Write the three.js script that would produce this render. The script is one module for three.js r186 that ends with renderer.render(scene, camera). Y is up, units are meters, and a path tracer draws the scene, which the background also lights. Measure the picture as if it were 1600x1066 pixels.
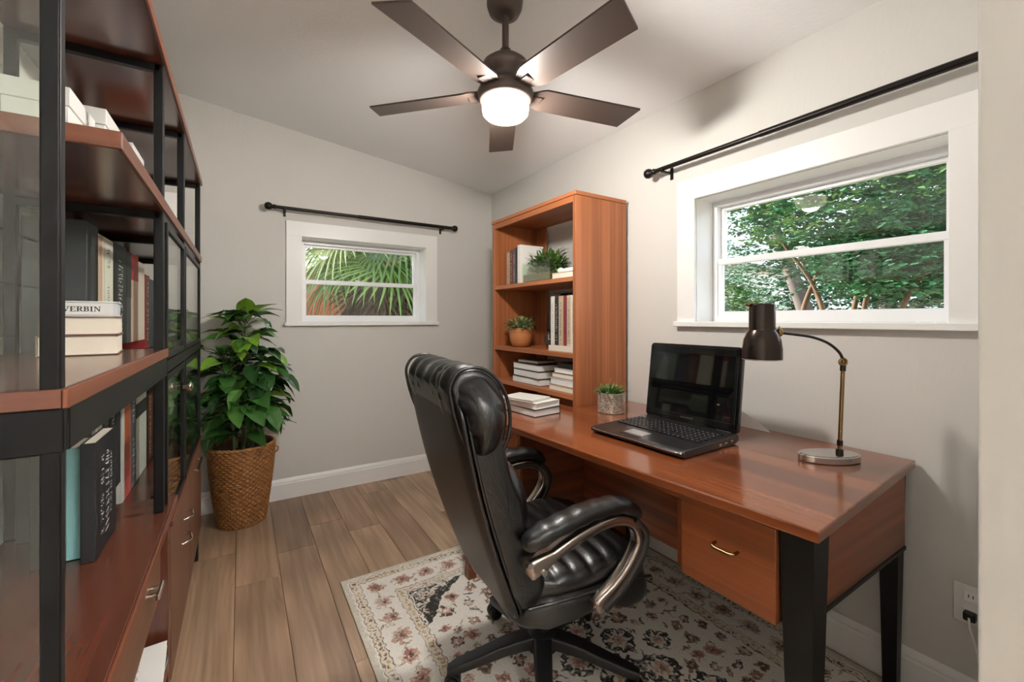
import * as THREE from 'three';
import { RoundedBoxGeometry } from 'three/addons/geometries/RoundedBoxGeometry.js';
import { mergeGeometries, mergeVertices } from 'three/addons/utils/BufferGeometryUtils.js';
import { RectAreaLightUniformsLib } from 'three/addons/lights/RectAreaLightUniformsLib.js';

// ------------------------------------------------------------------ camera, sky, sun, lights, exposure
const EYE = 1.25, YAW = THREE.MathUtils.degToRad(32.2), SY = Math.sin(YAW), CY = Math.cos(YAW);
const scene = new THREE.Scene();
const camera = new THREE.PerspectiveCamera(2 * Math.atan(533 / 672) * 180 / Math.PI, 1600 / 1066, 0.02, 200);
camera.position.set(0, EYE, 0);
camera.lookAt(SY, EYE, -CY);
camera.setViewOffset(1600, 1066, 0, 34, 1600, 1066);
scene.add(camera);
const renderer = new THREE.WebGLRenderer({ antialias: true });
renderer.toneMapping = THREE.LinearToneMapping;
renderer.toneMappingExposure = 2.0;
renderer.shadowMap.enabled = true;
RectAreaLightUniformsLib.init();

scene.background = new THREE.Color().setRGB(1.25, 1.4, 1.6);
const sun = new THREE.DirectionalLight(new THREE.Color().setRGB(1, 0.95, 0.86), 9);
sun.position.set(0.9 - 0.35 * 12, 0.5 + 0.403 * 12, -12);
sun.target.position.set(0.9, 0.5, 0);
sun.castShadow = true;
Object.assign(sun.shadow.camera, { left: -8, right: 8, top: 8, bottom: -8, near: 0.5, far: 40 });
sun.shadow.mapSize.set(2048, 2048);
scene.add(sun, sun.target);
const HALL_FILL = 48, FAN_LIGHT = 2.5;

// ------------------------------------------------------------------ helpers
let seed = 20240611;
const rnd = () => { seed = (seed + 0x6D2B79F5) | 0; let t = Math.imul(seed ^ (seed >>> 15), 1 | seed); t = (t + Math.imul(t ^ (t >>> 7), 61 | t)) ^ t; return ((t ^ (t >>> 14)) >>> 0) / 4294967296; };
const rr = (a, b) => a + (b - a) * rnd();
const V = (x, y, z) => new THREE.Vector3(x, y, z);
const lin = (r, g, b) => new THREE.Color().setRGB(r, g, b);
const srgb = (r, g, b) => new THREE.Color().setRGB(r / 255, g / 255, b / 255, THREE.SRGBColorSpace);
function std(color, roughness = 0.6, extra = {}) { return new THREE.MeshStandardMaterial({ color, roughness, ...extra }); }
function phys(color, roughness = 0.5, extra = {}) { return new THREE.MeshPhysicalMaterial({ color, roughness, ...extra }); }
const counts = {};
function numbered(name) { const n = counts[name] = (counts[name] ?? -1) + 1; return n ? name + '_' + String(n).padStart(3, '0') : name; }
function thing(name, label, category, pos = [0, 0, 0], turn = 0, group) {
  const o = new THREE.Group(); o.name = numbered(name); o.position.set(...pos); o.rotation.y = turn;
  o.userData = { label, category }; if (group) o.userData.group = group;
  scene.add(o); return o;
}
function structure(name, label, category = 'room') {
  const o = new THREE.Group(); o.name = name; o.userData = { kind: 'structure', label, category }; scene.add(o); return o;
}
function part(parent, name, geo, mat, label) {
  const g = Array.isArray(geo) ? merge(geo) : geo;
  const m = new THREE.Mesh(g, mat); m.name = name; if (label) m.userData.label = label; parent.add(m); return m;
}
function clean(g) { g = g.index ? g.toNonIndexed() : g; for (const k of Object.keys(g.attributes)) if (!['position', 'normal', 'uv'].includes(k)) g.deleteAttribute(k); g.morphAttributes = {}; if (!g.attributes.uv) g.setAttribute('uv', new THREE.BufferAttribute(new Float32Array(g.attributes.position.count * 2), 2)); return g; }
function merge(list) { return mergeGeometries(list.map(clean), false); }
// uv in metres, u along the grain axis
function tri(g, grain = 'x', off = [0, 0]) {
  g = clean(g);
  const p = g.attributes.position, n = g.attributes.normal, uv = g.attributes.uv;
  const ax = { x: 0, y: 1, z: 2 }[grain];
  for (let i = 0; i < p.count; i++) {
    const P = [p.getX(i), p.getY(i), p.getZ(i)], N = [Math.abs(n.getX(i)), Math.abs(n.getY(i)), Math.abs(n.getZ(i))];
    const dom = N[0] >= N[1] && N[0] >= N[2] ? 0 : N[1] >= N[2] ? 1 : 2;
    let u, v;
    if (dom === ax) { const o = [0, 1, 2].filter((k) => k !== ax); u = P[o[0]] * 0.3; v = P[o[1]]; }
    else { u = P[ax]; v = P[[0, 1, 2].find((k) => k !== ax && k !== dom)] + 0.37 * dom; }
    uv.setXY(i, u + off[0], v + off[1]);
  }
  return g;
}
function box(x0, x1, y0, y1, z0, z1, r = 0.003, seg = 1) {
  const w = Math.abs(x1 - x0), h = Math.abs(y1 - y0), d = Math.abs(z1 - z0), m = Math.min(w, h, d);
  const g = r > 0 ? new RoundedBoxGeometry(w, h, d, seg, Math.min(r, m * 0.45)) : new THREE.BoxGeometry(w, h, d);
  g.translate((x0 + x1) / 2, (y0 + y1) / 2, (z0 + z1) / 2); return g;
}
function tube(pts, r, seg = 24, rad = 8, closed = false) { return new THREE.TubeGeometry(new THREE.CatmullRomCurve3(pts, closed, 'centripetal'), seg, r, rad, closed); }
function rod(a, b, r, rad = 12) { const d = b.clone().sub(a), g = new THREE.CylinderGeometry(r, r, d.length(), rad); g.applyQuaternion(new THREE.Quaternion().setFromUnitVectors(V(0, 1, 0), d.clone().normalize())); g.translate((a.x + b.x) / 2, (a.y + b.y) / 2, (a.z + b.z) / 2); return g; }
function lathe(pts, seg = 32) { return new THREE.LatheGeometry(pts.map(([r, y]) => new THREE.Vector2(r, y)), seg); }
function gridGeo(nu, nv, fn, closedU = false) {   // fn(u,v) -> [x,y,z], u,v in 0..1
  const pos = [], uv = [], idx = [];
  for (let j = 0; j <= nv; j++) for (let i = 0; i <= nu; i++) { pos.push(...fn(i / nu, j / nv)); uv.push(i / nu, j / nv); }
  const w = nu + 1;
  for (let j = 0; j < nv; j++) for (let i = 0; i < nu; i++) { const a = j * w + i; idx.push(a, a + 1, a + w, a + 1, a + w + 1, a + w); }
  const g = new THREE.BufferGeometry(); g.setAttribute('position', new THREE.Float32BufferAttribute(pos, 3)); g.setAttribute('uv', new THREE.Float32BufferAttribute(uv, 2)); g.setIndex(idx);
  g.computeVertexNormals();
  if (closedU) { const n = g.attributes.normal; for (let j = 0; j <= nv; j++) { const a = j * w, b = j * w + nu; const x = n.getX(a) + n.getX(b), y = n.getY(a) + n.getY(b), z = n.getZ(a) + n.getZ(b), l = Math.hypot(x, y, z) || 1; n.setXYZ(a, x / l, y / l, z / l); n.setXYZ(b, x / l, y / l, z / l); } }
  return g;
}
// a cushion: a closed side profile in xy carried across z with puffed ends; bump(x,y,z,nx,ny) moves it along the profile normal
function puff(pts, zc, hw, { nu = 64, nv = 28, p = 4, q = 2, min = 0, bump } = {}) {
  const c = new THREE.CatmullRomCurve3(pts.map(([x, y]) => V(x, y, 0)), true, 'centripetal');
  const P = c.getSpacedPoints(nu); let cx = 0, cyy = 0; for (let i = 0; i < nu; i++) { cx += P[i].x / nu; cyy += P[i].y / nu; }
  let area = 0; for (let i = 0; i < nu; i++) area += P[i].x * P[i + 1].y - P[i + 1].x * P[i].y;
  const sg = area > 0 ? 1 : -1;
  return gridGeo(nu, nv, (u, v) => {
    const a = -Math.PI / 2 + v * Math.PI, t = Math.sin(a);
    const zz = Math.sign(t) * Math.pow(Math.abs(t), 0.8);
    const s = v < 1e-6 || v > 1 - 1e-6 ? 0 : min + (1 - min) * Math.pow(Math.max(0, 1 - Math.pow(Math.abs(zz), p)), 1 / q);
    const i = Math.round(u * nu) % nu, A = P[(i + nu - 1) % nu], B = P[(i + 1) % nu];
    let nx = (B.y - A.y) * sg, ny = -(B.x - A.x) * sg; const l = Math.hypot(nx, ny) || 1; nx /= l; ny /= l;
    let x = cx + (P[i].x - cx) * s, y = cyy + (P[i].y - cyy) * s, z = zc + zz * hw;
    if (bump) { const b = bump(x, y, z - zc, nx, ny) * s; x += nx * b; y += ny * b; }
    return sg > 0 ? [x, y, z] : [x, y, z];
  }, true);
}
// a bar of rounded section swept along a path in the xy plane; half thickness ht(t), half width hw(t) along z
function sweep(pts, zc, ht, hw, n = 40, m = 20, pw = 3, zoff = () => 0) {
  const c = new THREE.CatmullRomCurve3(pts.map(([x, y]) => V(x, y, 0)), false, 'centripetal');
  return gridGeo(m, n, (u, v) => {
    const P = c.getPointAt(v), T = c.getTangentAt(v), a = u * Math.PI * 2;
    const ca = Math.cos(a), sa = Math.sin(a), e = 2 / pw;
    const k = Math.sign(ca) * Math.pow(Math.abs(ca), e) * ht(v), w = Math.sign(sa) * Math.pow(Math.abs(sa), e) * hw(v);
    return [P.x - T.y * k, P.y + T.x * k, zc + w + zoff(v)];
  }, true);
}
// ---- periodic value noise
function makeNoise(sd) {
  const h = (x, y) => { let n = Math.imul(x, 374761393) + Math.imul(y, 668265263) + Math.imul(sd, 1442695041); n = Math.imul(n ^ (n >>> 13), 1274126177); return ((n ^ (n >>> 16)) >>> 0) / 4294967296; };
  return (x, y, px, py) => {
    const xi = Math.floor(x), yi = Math.floor(y); let fx = x - xi, fy = y - yi; fx = fx * fx * (3 - 2 * fx); fy = fy * fy * (3 - 2 * fy);
    const m = (a, p) => ((a % p) + p) % p, X0 = m(xi, px), X1 = m(xi + 1, px), Y0 = m(yi, py), Y1 = m(yi + 1, py);
    const a = h(X0, Y0), b = h(X1, Y0), c = h(X0, Y1), d = h(X1, Y1);
    return a + (b - a) * fx + (c - a) * fy + (a - b - c + d) * fx * fy;
  };
}
function dataTex(w, h, fn, srgbSpace = true, rep = [1, 1]) {
  const d = new Uint8Array(w * h * 4);
  for (let j = 0; j < h; j++) for (let i = 0; i < w; i++) { const c = fn(i / w, j / h), k = (j * w + i) * 4; d[k] = c[0]; d[k + 1] = c[1]; d[k + 2] = c[2]; d[k + 3] = 255; }
  const t = new THREE.DataTexture(d, w, h); t.wrapS = t.wrapT = THREE.RepeatWrapping; t.magFilter = THREE.LinearFilter; t.minFilter = THREE.LinearMipmapLinearFilter; t.generateMipmaps = true;
  if (srgbSpace) t.colorSpace = THREE.SRGBColorSpace; t.repeat.set(...rep); t.needsUpdate = true; return t;
}
const clamp = (v) => Math.max(0, Math.min(255, v));

// ------------------------------------------------------------------ materials
const nz = makeNoise(3), nz2 = makeNoise(11), nz3 = makeNoise(29);
function woodTex(contrast, tile = [1.6, 0.8]) {   // straight, fine grain with broad soft streaks
  return dataTex(1024, 512, (u, v) => {
    const vv = v + 0.012 * nz(u * 3, v * 4, 3, 4), u0 = u; u += 0.9 * nz3(3.5, v * 140, 7, 140) + 0.5 * nz(1.5, v * 31, 5, 31);
    const u1 = u0 + 0.6 * nz(1.5, v * 31, 5, 31), broad = 0.5 * nz2(u1, vv * 12, 1, 12) + 0.5 * nz3(u1 * 2, vv * 40, 2, 40), mid = nz(u * 4, vv * 90, 4, 90), fine = nz3(u * 12, vv * 256, 12, 256);
    const g = 0.66 * (1.5 * broad - 0.25) + 0.22 * mid + 0.12 * fine;
    const s = 1 - contrast * (1 - g), pore = nz2(u0 * 40, v * 256, 40, 256) > 0.9 ? 0.97 : 1;
    return [clamp(255 * s * pore), clamp(255 * Math.pow(s, 1.15) * pore), clamp(255 * Math.pow(s, 1.3) * pore)];
  }, true, [1 / tile[0], 1 / tile[1]]);
}
const woodMap = woodTex(0.42), woodFine = woodTex(0.25, [1.2, 0.5]);
const M = {};
M.deskTop = phys(srgb(156, 87, 49), 0.2, { map: woodMap, clearcoat: 0.6, clearcoatRoughness: 0.12 });
M.deskWood = std(srgb(156, 87, 49), 0.34, { map: woodMap });
M.deskEnd = std(srgb(156, 87, 49), 0.3, { map: woodMap });
M.caseWood = std(srgb(188, 116, 72), 0.4, { map: woodFine });
M.shelfWood = phys(srgb(100, 54, 38), 0.24, { map: woodFine, clearcoat: 0.4, clearcoatRoughness: 0.15 });
M.shelfEdge = std(srgb(124, 69, 46), 0.35, { map: woodFine });
M.drawerBrown = std(srgb(124, 84, 64), 0.36, { map: woodFine });
M.steel = phys(srgb(14, 14, 15), 0.4, { specularIntensity: 0.4 });
M.legBlack = phys(srgb(20, 18, 17), 0.42, { specularIntensity: 0.5 });
const peel = dataTex(256, 256, (u, v) => { const g = 255 * (0.6 * nz(u * 60, v * 60, 60, 60) + 0.4 * nz2(u * 128, v * 128, 128, 128)); return [g, g, g]; }, false, [1 / 0.5, 1 / 0.5]);
M.wall = std(srgb(212, 210, 205), 0.7, { bumpMap: peel, bumpScale: 0.0006 });
M.ceiling = std(srgb(244, 244, 244), 0.85, { bumpMap: peel, bumpScale: 0.0006 });
M.trim = std(srgb(240, 240, 238), 0.35);
M.vinyl = std(srgb(238, 239, 240), 0.3);
M.glass = phys(lin(1, 1, 1), 0.0, { transmission: 1, thickness: 0, ior: 1.5 });
M.cabGlass = phys(lin(0.93, 0.97, 0.93), 0.02, { transmission: 1, thickness: 0, ior: 1.5 });
M.rod = std(srgb(30, 24, 22), 0.35, { metalness: 0.5 });
const grainLeather = dataTex(512, 512, (u, v) => { const g = 255 * (0.5 * nz(u * 50, v * 50, 50, 50) + 0.5 * nz2(u * 110, v * 110, 110, 110)); return [g, g, g]; }, false, [3, 3]);
M.leather = phys(srgb(13, 13, 14), 0.32, { bumpMap: grainLeather, bumpScale: 0.0004, clearcoat: 0.3, clearcoatRoughness: 0.28 });
M.leatherBack = phys(srgb(17, 16, 16), 0.4, { bumpMap: grainLeather, bumpScale: 0.0003, clearcoat: 0.12, clearcoatRoughness: 0.4 });
M.piping = phys(srgb(16, 16, 18), 0.3, { clearcoat: 0.4 });
M.chromeDark = std(srgb(158, 146, 138), 0.2, { metalness: 0.95 });
M.chrome = std(srgb(205, 203, 200), 0.12, { metalness: 1 });
M.brass = std(srgb(150, 122, 82), 0.22, { metalness: 1 });
M.gunmetal = std(srgb(62, 54, 50), 0.22, { metalness: 0.85 });
M.plastic = std(srgb(30, 30, 31), 0.45);
M.fan = std(srgb(74, 62, 56), 0.42, { metalness: 0.15 });
M.black = std(srgb(18, 18, 19), 0.4);
M.pages = std(srgb(232, 222, 206), 0.8);
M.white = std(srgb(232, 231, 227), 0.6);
M.nickel = std(srgb(200, 190, 176), 0.22, { metalness: 1 });
M.soil = std(srgb(48, 36, 28), 0.95);
// floor planks: a grey-brown oak, in two grains and several tones
function plankTex(sd) {
  const n1 = makeNoise(sd), n2 = makeNoise(sd + 5), n3 = makeNoise(sd + 9);
  return dataTex(1024, 192, (u, v) => {
    const cx = 0.5 + 0.3 * (n1(u * 2, 0.5, 2, 3) - 0.5), d = Math.abs(v - cx), ring = Math.sin((d * 7 + n2(u * 3, v * 2, 3, 2) * 2.4 + n1(u * 7, v * 3, 7, 3) * 0.7) * 6.283);
    const fine = n3(u * 14, v * 60, 14, 60), streak = n1(u * 3, v * 14, 3, 14), blot = n2(u * 5, v * 2, 5, 2);
    const s = 0.89 + 0.028 * ring * n3(u * 2, v * 2, 2, 2) + 0.06 * (fine - 0.5) + 0.13 * (streak - 0.5) + 0.17 * (blot - 0.5);
    const c = clamp(255 * s); return [c, clamp(c * (0.985 + 0.02 * streak)), clamp(c * (0.96 + 0.05 * streak))];
  });
}
const plankMaps = [plankTex(101), plankTex(202), plankTex(303)];
const plankTones = [[188, 156, 128], [174, 142, 115], [202, 172, 143], [160, 130, 107], [182, 150, 124]];
M.planks = []; for (const m of plankMaps) for (const t of plankTones) M.planks.push(std(srgb(...t), 0.36, { map: m }));
M.joint = std(srgb(70, 54, 42), 0.9);

// ------------------------------------------------------------------ room shell
const XR = 1.911, XL = -0.50, ZB = -3.382, ZN = -0.15, XJ = 0.806, HZ = 2.3;
const H = (x) => 2.376 + 0.128 * (XR - x);
function polyShape(pts, holes = []) { const s = new THREE.Shape(pts.map(([a, b]) => new THREE.Vector2(a, b))); for (const h of holes) s.holes.push(new THREE.Path(h.map(([a, b]) => new THREE.Vector2(a, b)))); return s; }
const rect = (x0, x1, y0, y1) => [[x0, y0], [x1, y0], [x1, y1], [x0, y1]];
const WB = { a: 0.36, b: 1.2875, y0: 1.225, y1: 1.84 };            // window in the back wall (x)
const WR = { a: -1.322, b: -0.412, y0: 1.235, y1: 1.85 };           // window in the right wall (z)
{
  const s = polyShape([[XL - 0.2, 0], [XR + 0.2, 0], [XR + 0.2, H(XR + 0.2)], [XL - 0.2, H(XL - 0.2)]], [rect(WB.a, WB.b, WB.y0, WB.y1)]);
  const g = new THREE.ExtrudeGeometry(s, { depth: 0.2, bevelEnabled: false }); g.translate(0, 0, ZB - 0.2);
  const w = structure('wall_back', 'pale greige painted wall with the small palm window', 'wall'); part(w, 'wall_panel', tri(g), M.wall);
}
{
  const s = polyShape(rect(-(HZ + 0.2), -ZB, -0.0, H(XR)), [rect(-WR.b, -WR.a, WR.y0, WR.y1)]);
  const g = new THREE.ExtrudeGeometry(s, { depth: 0.2, bevelEnabled: false }); g.rotateY(Math.PI / 2); g.translate(XR, 0, 0);
  const w = structure('wall_right', 'pale greige painted wall behind the desk with the wide tree window', 'wall'); part(w, 'wall_panel', tri(g), M.wall);
}
{
  const w = structure('wall_left', 'white boarded wall behind the tall steel and wood shelving', 'wall');
  part(w, 'wall_panel', tri(box(XL - 0.2, XL - 0.012, 0, H(XL), ZB - 0.0, HZ, 0)), M.wall);
  const bh = 0.134;
  for (let y = 0, k = 0; y < 2.66; y += bh, k++) part(w, 'board', tri(box(XL - 0.012, XL, y + 0.0015, Math.min(y + bh - 0.0015, 2.675), ZB, HZ, 0.0015), 'z'), M.wall);
}
{
  const w = structure('wall_near', 'pale greige painted wall end beside the opening', 'wall');
  part(w, 'wall_panel', tri(box(XJ, XR, 0, H(XJ) + 0.05, ZN, 0.0, 0.004, 2)), M.wall);  // same paint as the room walls
}
{
  const s = polyShape([[XL - 0.2, H(XL - 0.2)], [XR + 0.2, H(XR + 0.2)], [XR + 0.2, H(XR + 0.2) + 0.2], [XL - 0.2, H(XL - 0.2) + 0.2]]);
  const g = new THREE.ExtrudeGeometry(s, { depth: HZ + 0.2 - (ZB - 0.2), bevelEnabled: false }); g.translate(0, 0, ZB - 0.2);
  const c = structure('ceiling', 'smooth white sloping ceiling', 'ceiling'); part(c, 'ceiling_panel', tri(g), M.ceiling);
}
{
  const w = structure('wall_hall', 'plain wall closing the hall', 'wall'); part(w, 'wall_panel', tri(box(XL - 0.2, XR + 0.2, 0, H(XL - 0.2), HZ, HZ + 0.2, 0)), M.wall);
}
{ // floor of real planks running away from the camera
  const f = structure('floor', 'grey brown wood plank floor', 'floor');
  part(f, 'subfloor', box(XL - 0.2, XR + 0.2, -0.12, -0.006, ZB - 0.2, HZ + 0.2, 0), M.joint);
  const pw = 0.187, x0 = -0.024 - 3 * pw, L = 1.22, geos = {};
  let row = 0;
  for (let x = x0; x < XR; x += pw, row++) {
    let z = ZB - rr(0, L);
    while (z < HZ) {
      const a = Math.max(z, ZB), b = Math.min(z + L, HZ), xa = Math.max(x, XL), xb = Math.min(x + pw, XR);
      z += L; if (b - a < 0.03 || xb - xa < 0.01) continue;
      const key = [(b - a).toFixed(3), (xb - xa).toFixed(3)].join();
      let g = geos[key];
      if (!g) {
        const w = xb - xa - 0.0016, d = b - a - 0.0016;
        g = geos[key] = clean(box(-w / 2, w / 2, -0.008, 0, -d / 2, d / 2, 0.0012));
        const p = g.attributes.position, uv = g.attributes.uv; for (let i = 0; i < p.count; i++) uv.setXY(i, (p.getZ(i) + d / 2) / 1.25, (p.getX(i) + w / 2) / 0.195);
      }
      const m = part(f, 'plank', g, M.planks[Math.floor(rnd() * M.planks.length)]);
      m.position.set((xa + xb) / 2, 0, (a + b) / 2); if (rnd() < 0.5) m.rotation.y = Math.PI;
    }
  }
}
// baseboards: a moulded profile
function baseProfile() { return polyShape([[0, 0], [0.016, 0], [0.016, 0.105], [0.013, 0.112], [0.013, 0.12], [0.008, 0.132], [0.004, 0.14], [0, 0.14]]); }
{
  let g = new THREE.ExtrudeGeometry(baseProfile(), { depth: XR - XL, bevelEnabled: false }); g.rotateY(-Math.PI / 2); g.translate(XR, 0, ZB);   // depth -> -x, profile x -> +z
  const b = structure('baseboard_back', 'white moulded baseboard under the palm window wall', 'baseboard'); part(b, 'moulding', tri(g), M.trim);
  g = new THREE.ExtrudeGeometry(baseProfile(), { depth: ZN - ZB - 0.018, bevelEnabled: false }); g.scale(-1, 1, 1); g.index && 0; g.translate(XR, 0, ZB + 0.017);
  { const a = g.attributes.position.array, n = g.attributes.normal.array, u = g.attributes.uv.array; for (let i = 0; i < a.length; i += 9) for (let k = 0; k < 3; k++) { let t = a[i + 3 + k]; a[i + 3 + k] = a[i + 6 + k]; a[i + 6 + k] = t; t = n[i + 3 + k]; n[i + 3 + k] = n[i + 6 + k]; n[i + 6 + k] = t; } g.computeVertexNormals(); }
  const c = structure('baseboard_right', 'white moulded baseboard along the desk wall', 'baseboard'); part(c, 'moulding', tri(g), M.trim);
}
// windows: built in a frame where u runs along the wall, v up, w out of the room; then mapped onto the wall
function buildWindow(name, label, o, place) {
  const w = structure(name, label, 'window');
  const W = o.b - o.a, Hh = o.y1 - o.y0, cs = 0.095, hd = 0.1;
  const P = (n, g, m, lb) => { const me = part(w, n, clean(g), m, lb); place(me); return me; };
  const B = (u0, u1, v0, v1, w0, w1, r = 0.002) => box(u0, u1, v0, v1, w0, w1, r);
  // local z: negative = into the room
  P('casing', B(-cs, 0.004, 0, Hh, -0.018, 0), M.trim);
  P('casing', B(W - 0.004, W + cs, 0, Hh, -0.018, 0), M.trim);
  P('casing', B(-cs, W + cs, Hh - 0.004, Hh + hd, -0.0185, 0), M.trim);
  P('sill', B(-cs - 0.012, W + cs + 0.012, -0.022, 0.004, -0.034, 0.15, 0.004), M.trim);
  const t = 0.006;
  P('jamb_liner', merge([B(-0.001, t, 0.0045, Hh - t, 0.0005, 0.19, 0), B(W - t, W + 0.001, 0.0045, Hh - t, 0.0005, 0.19, 0), B(-0.001, W + 0.001, Hh - t, Hh + 0.001, 0.0005, 0.19, 0)]), M.trim);
  // outer frame
  const f = 0.026, z0 = 0.13, z1 = 0.195;
  P('frame', merge([B(t, t + f, 0.0045, Hh - t, z0, z1, 0), B(W - t - f, W - t, 0.0045, Hh - t, z0, z1, 0), B(t + f, W - t - f, Hh - t - f, Hh - t, z0, z1, 0), B(t + f, W - t - f, 0.0045, 0.004 + f, z0, z1, 0)]), M.vinyl);
  const y0 = 0.004 + f, y1 = Hh - t - f, mid = (y0 + y1) / 2, x0 = t + f, x1 = W - t - f, st = 0.017;
  const up = P('upper_sash', merge([B(x0, x0 + st, mid + 0.016, y1, 0.165, 0.19, 0), B(x1 - st, x1, mid + 0.016, y1, 0.165, 0.19, 0), B(x0 + st, x1 - st, y1 - st, y1, 0.165, 0.19, 0), B(x0, x1, mid - 0.012, mid + 0.016, 0.1645, 0.19, 0)]), M.vinyl);
  const lo = P('lower_sash', merge([B(x0, x0 + st, y0, mid - 0.018, 0.138, 0.163, 0), B(x1 - st, x1, y0, mid - 0.018, 0.138, 0.163, 0), B(x0 + st, x1 - st, y0, y0 + st * 1.4, 0.138, 0.163, 0), B(x0, x1, mid - 0.018, mid + 0.012, 0.134, 0.163, 0.003)]), M.vinyl);
  P('pane', B(x0 + st - 0.003, x1 - st + 0.003, mid + 0.014, y1 - st + 0.003, 0.176, 0.179, 0).scale(1, 1, 1), M.glass);
  P('pane', B(x0 + st - 0.003, x1 - st + 0.003, y0 + st * 1.4 - 0.003, mid - 0.016, 0.149, 0.152, 0), M.glass);
  P('sash_lock', merge([B(W * 0.52, W * 0.56, mid + 0.012, mid + 0.02, 0.138, 0.16), B(W * 0.535, W * 0.57, mid + 0.018, mid + 0.026, 0.136, 0.15)]), M.vinyl);
  return w;
}
buildWindow('window_1', 'small white framed sliding window facing the palm', WB, (m) => { m.scale.set(1, 1, 1); m.rotation.y = Math.PI; m.position.set(WB.b, WB.y0, ZB); });
buildWindow('window_2', 'wide white framed window above the desk facing the tree', WR, (m) => { m.rotation.y = Math.PI / 2; m.position.set(XR, WR.y0, WR.b); });

// ------------------------------------------------------------------ hall behind the camera: an added uplighter, bouncing fill light off the ceiling
{
  const l = thing('added_fill_lamp', 'tall white uplighter added out of view in the hall as fill light', 'lamp', [1.15, 0, 1.75]);
  part(l, 'base', lathe([[0, 0.0005], [0.15, 0.0005], [0.155, 0.01], [0.15, 0.022], [0.02, 0.03], [0, 0.03]], 32), M.trim);
  part(l, 'pole', rod(V(0, 0.028, 0), V(0, 1.62, 0), 0.014, 16), M.trim);
  part(l, 'bowl', lathe([[0, 1.61], [0.04, 1.612], [0.13, 1.65], [0.19, 1.72], [0.196, 1.72], [0.135, 1.642], [0.04, 1.602], [0, 1.6]], 40), M.trim);
  part(l, 'glow_disc', lathe([[0, 1.668], [0.12, 1.668], [0.12, 1.662], [0, 1.662]], 32), std(srgb(255, 250, 240), 0.5, { emissive: lin(1, 0.975, 0.94), emissiveIntensity: 3 }));
  const a = new THREE.SpotLight(lin(1, 0.975, 0.94), HALL_FILL, 0, 1.28, 1, 2); a.position.set(0, 1.69, 0); a.target.position.set(0, 3, 0); a.shadow.radius = 5; l.add(a, a.target);
}

// ------------------------------------------------------------------ ceiling fan
{
  const fx = 0.858, fz = -1.41, top = H(fx);
  const fan = thing('ceiling_fan', 'dark bronze five blade ceiling fan with a glowing drum lamp', 'ceiling fan', [fx, 0, fz]);
  const tilt = Math.atan(0.128);
  const can = lathe([[0, -0.095], [0.035, -0.095], [0.04, -0.09], [0.058, -0.085], [0.068, -0.06], [0.07, -0.02], [0.07, 0.0], [0, 0]], 40); can.rotateZ(-tilt * 0.6); can.translate(0, top - 0.004, 0);
  part(fan, 'canopy', can, M.fan);
  part(fan, 'downrod', rod(V(0, 2.27, 0), V(0, top - 0.06, 0), 0.013, 20), M.fan);
  part(fan, 'motor_housing', lathe([[0, 2.285], [0.02, 2.285], [0.024, 2.262], [0.03, 2.255], [0.06, 2.248], [0.085, 2.228], [0.088, 2.205], [0.07, 2.18], [0.055, 2.165], [0.075, 2.15], [0.1, 2.135], [0.108, 2.115], [0.104, 2.095], [0.094, 2.082], [0, 2.082]], 48), M.fan);
  const glow = std(srgb(255, 246, 228), 0.5, { emissive: lin(1, 0.93, 0.74), emissiveIntensity: 1.15 });
  part(fan, 'lamp_drum', lathe([[0.0, 2.018], [0.05, 2.019], [0.075, 2.024], [0.087, 2.036], [0.09, 2.052], [0.09, 2.075], [0.086, 2.083]], 48), glow);
  const by = 2.118;
  for (let k = 0; k < 5; k++) {
    const a = (11 + 72 * k) * Math.PI / 180;
    const n = 28, r0 = 0.085, r1 = 0.565;
    const half = (t) => (t < 0.12 ? 0.03 + 0.027 * t / 0.12 : 0.057 + 0.006 * t);
    const srf = (sgn) => gridGeo(n, 8, (u, v) => {
      const r = r0 + (r1 - r0) * u + (u > 0.9 ? 0.03 * (u - 0.9) * 10 * (v - 0.5) : 0), w = (v - 0.5) * 2 * half(u);
      const pitch = -0.2 * Math.min(1, u / 0.15);
      return [r, w * Math.sin(pitch) * -1 + sgn * 0.0035 + 0.004 * Math.cos(v * Math.PI * 2 - Math.PI) * 0, w * Math.cos(pitch)];
    });
    const top_ = srf(1), bot = srf(-1);
    { const ix = bot.index.array; for (let i = 0; i < ix.length; i += 3) { const t = ix[i]; ix[i] = ix[i + 1]; ix[i + 1] = t; } bot.computeVertexNormals(); const it = top_.index.array; }
    const rim = []; const p = top_.attributes.position, q = bot.attributes.position, W = n + 1;
    const loop = []; for (let i = 0; i <= n; i++) loop.push(i); for (let j = 1; j <= 8; j++) loop.push(j * W + n); for (let i = n - 1; i >= 0; i--) loop.push(8 * W + i); for (let j = 7; j >= 0; j--) loop.push(j * W);
    for (let i = 0; i < loop.length - 1; i++) { const A = loop[i], B = loop[i + 1]; const P = (b, k) => [b.getX(k), b.getY(k), b.getZ(k)]; rim.push(...P(p, A), ...P(p, B), ...P(q, A), ...P(p, B), ...P(q, B), ...P(q, A)); }
    const rg = new THREE.BufferGeometry(); rg.setAttribute('position', new THREE.Float32BufferAttribute(rim, 3)); rg.computeVertexNormals();
    const g = merge([top_, bot, rg]); g.translate(0, by, 0); g.rotateY(-a);
    part(fan, 'blade', g, M.fan);
    const br = box(0.06, 0.15, by - 0.007, by + 0.007, -0.022, 0.022, 0.004); br.rotateY(-a); part(fan, 'blade_bracket', br, M.fan);
  }
  const pl = new THREE.PointLight(lin(1, 0.955, 0.89), FAN_LIGHT, 0, 2); pl.position.set(0, 2.05, 0); pl.shadow.radius = 3; fan.add(pl);
}

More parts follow.
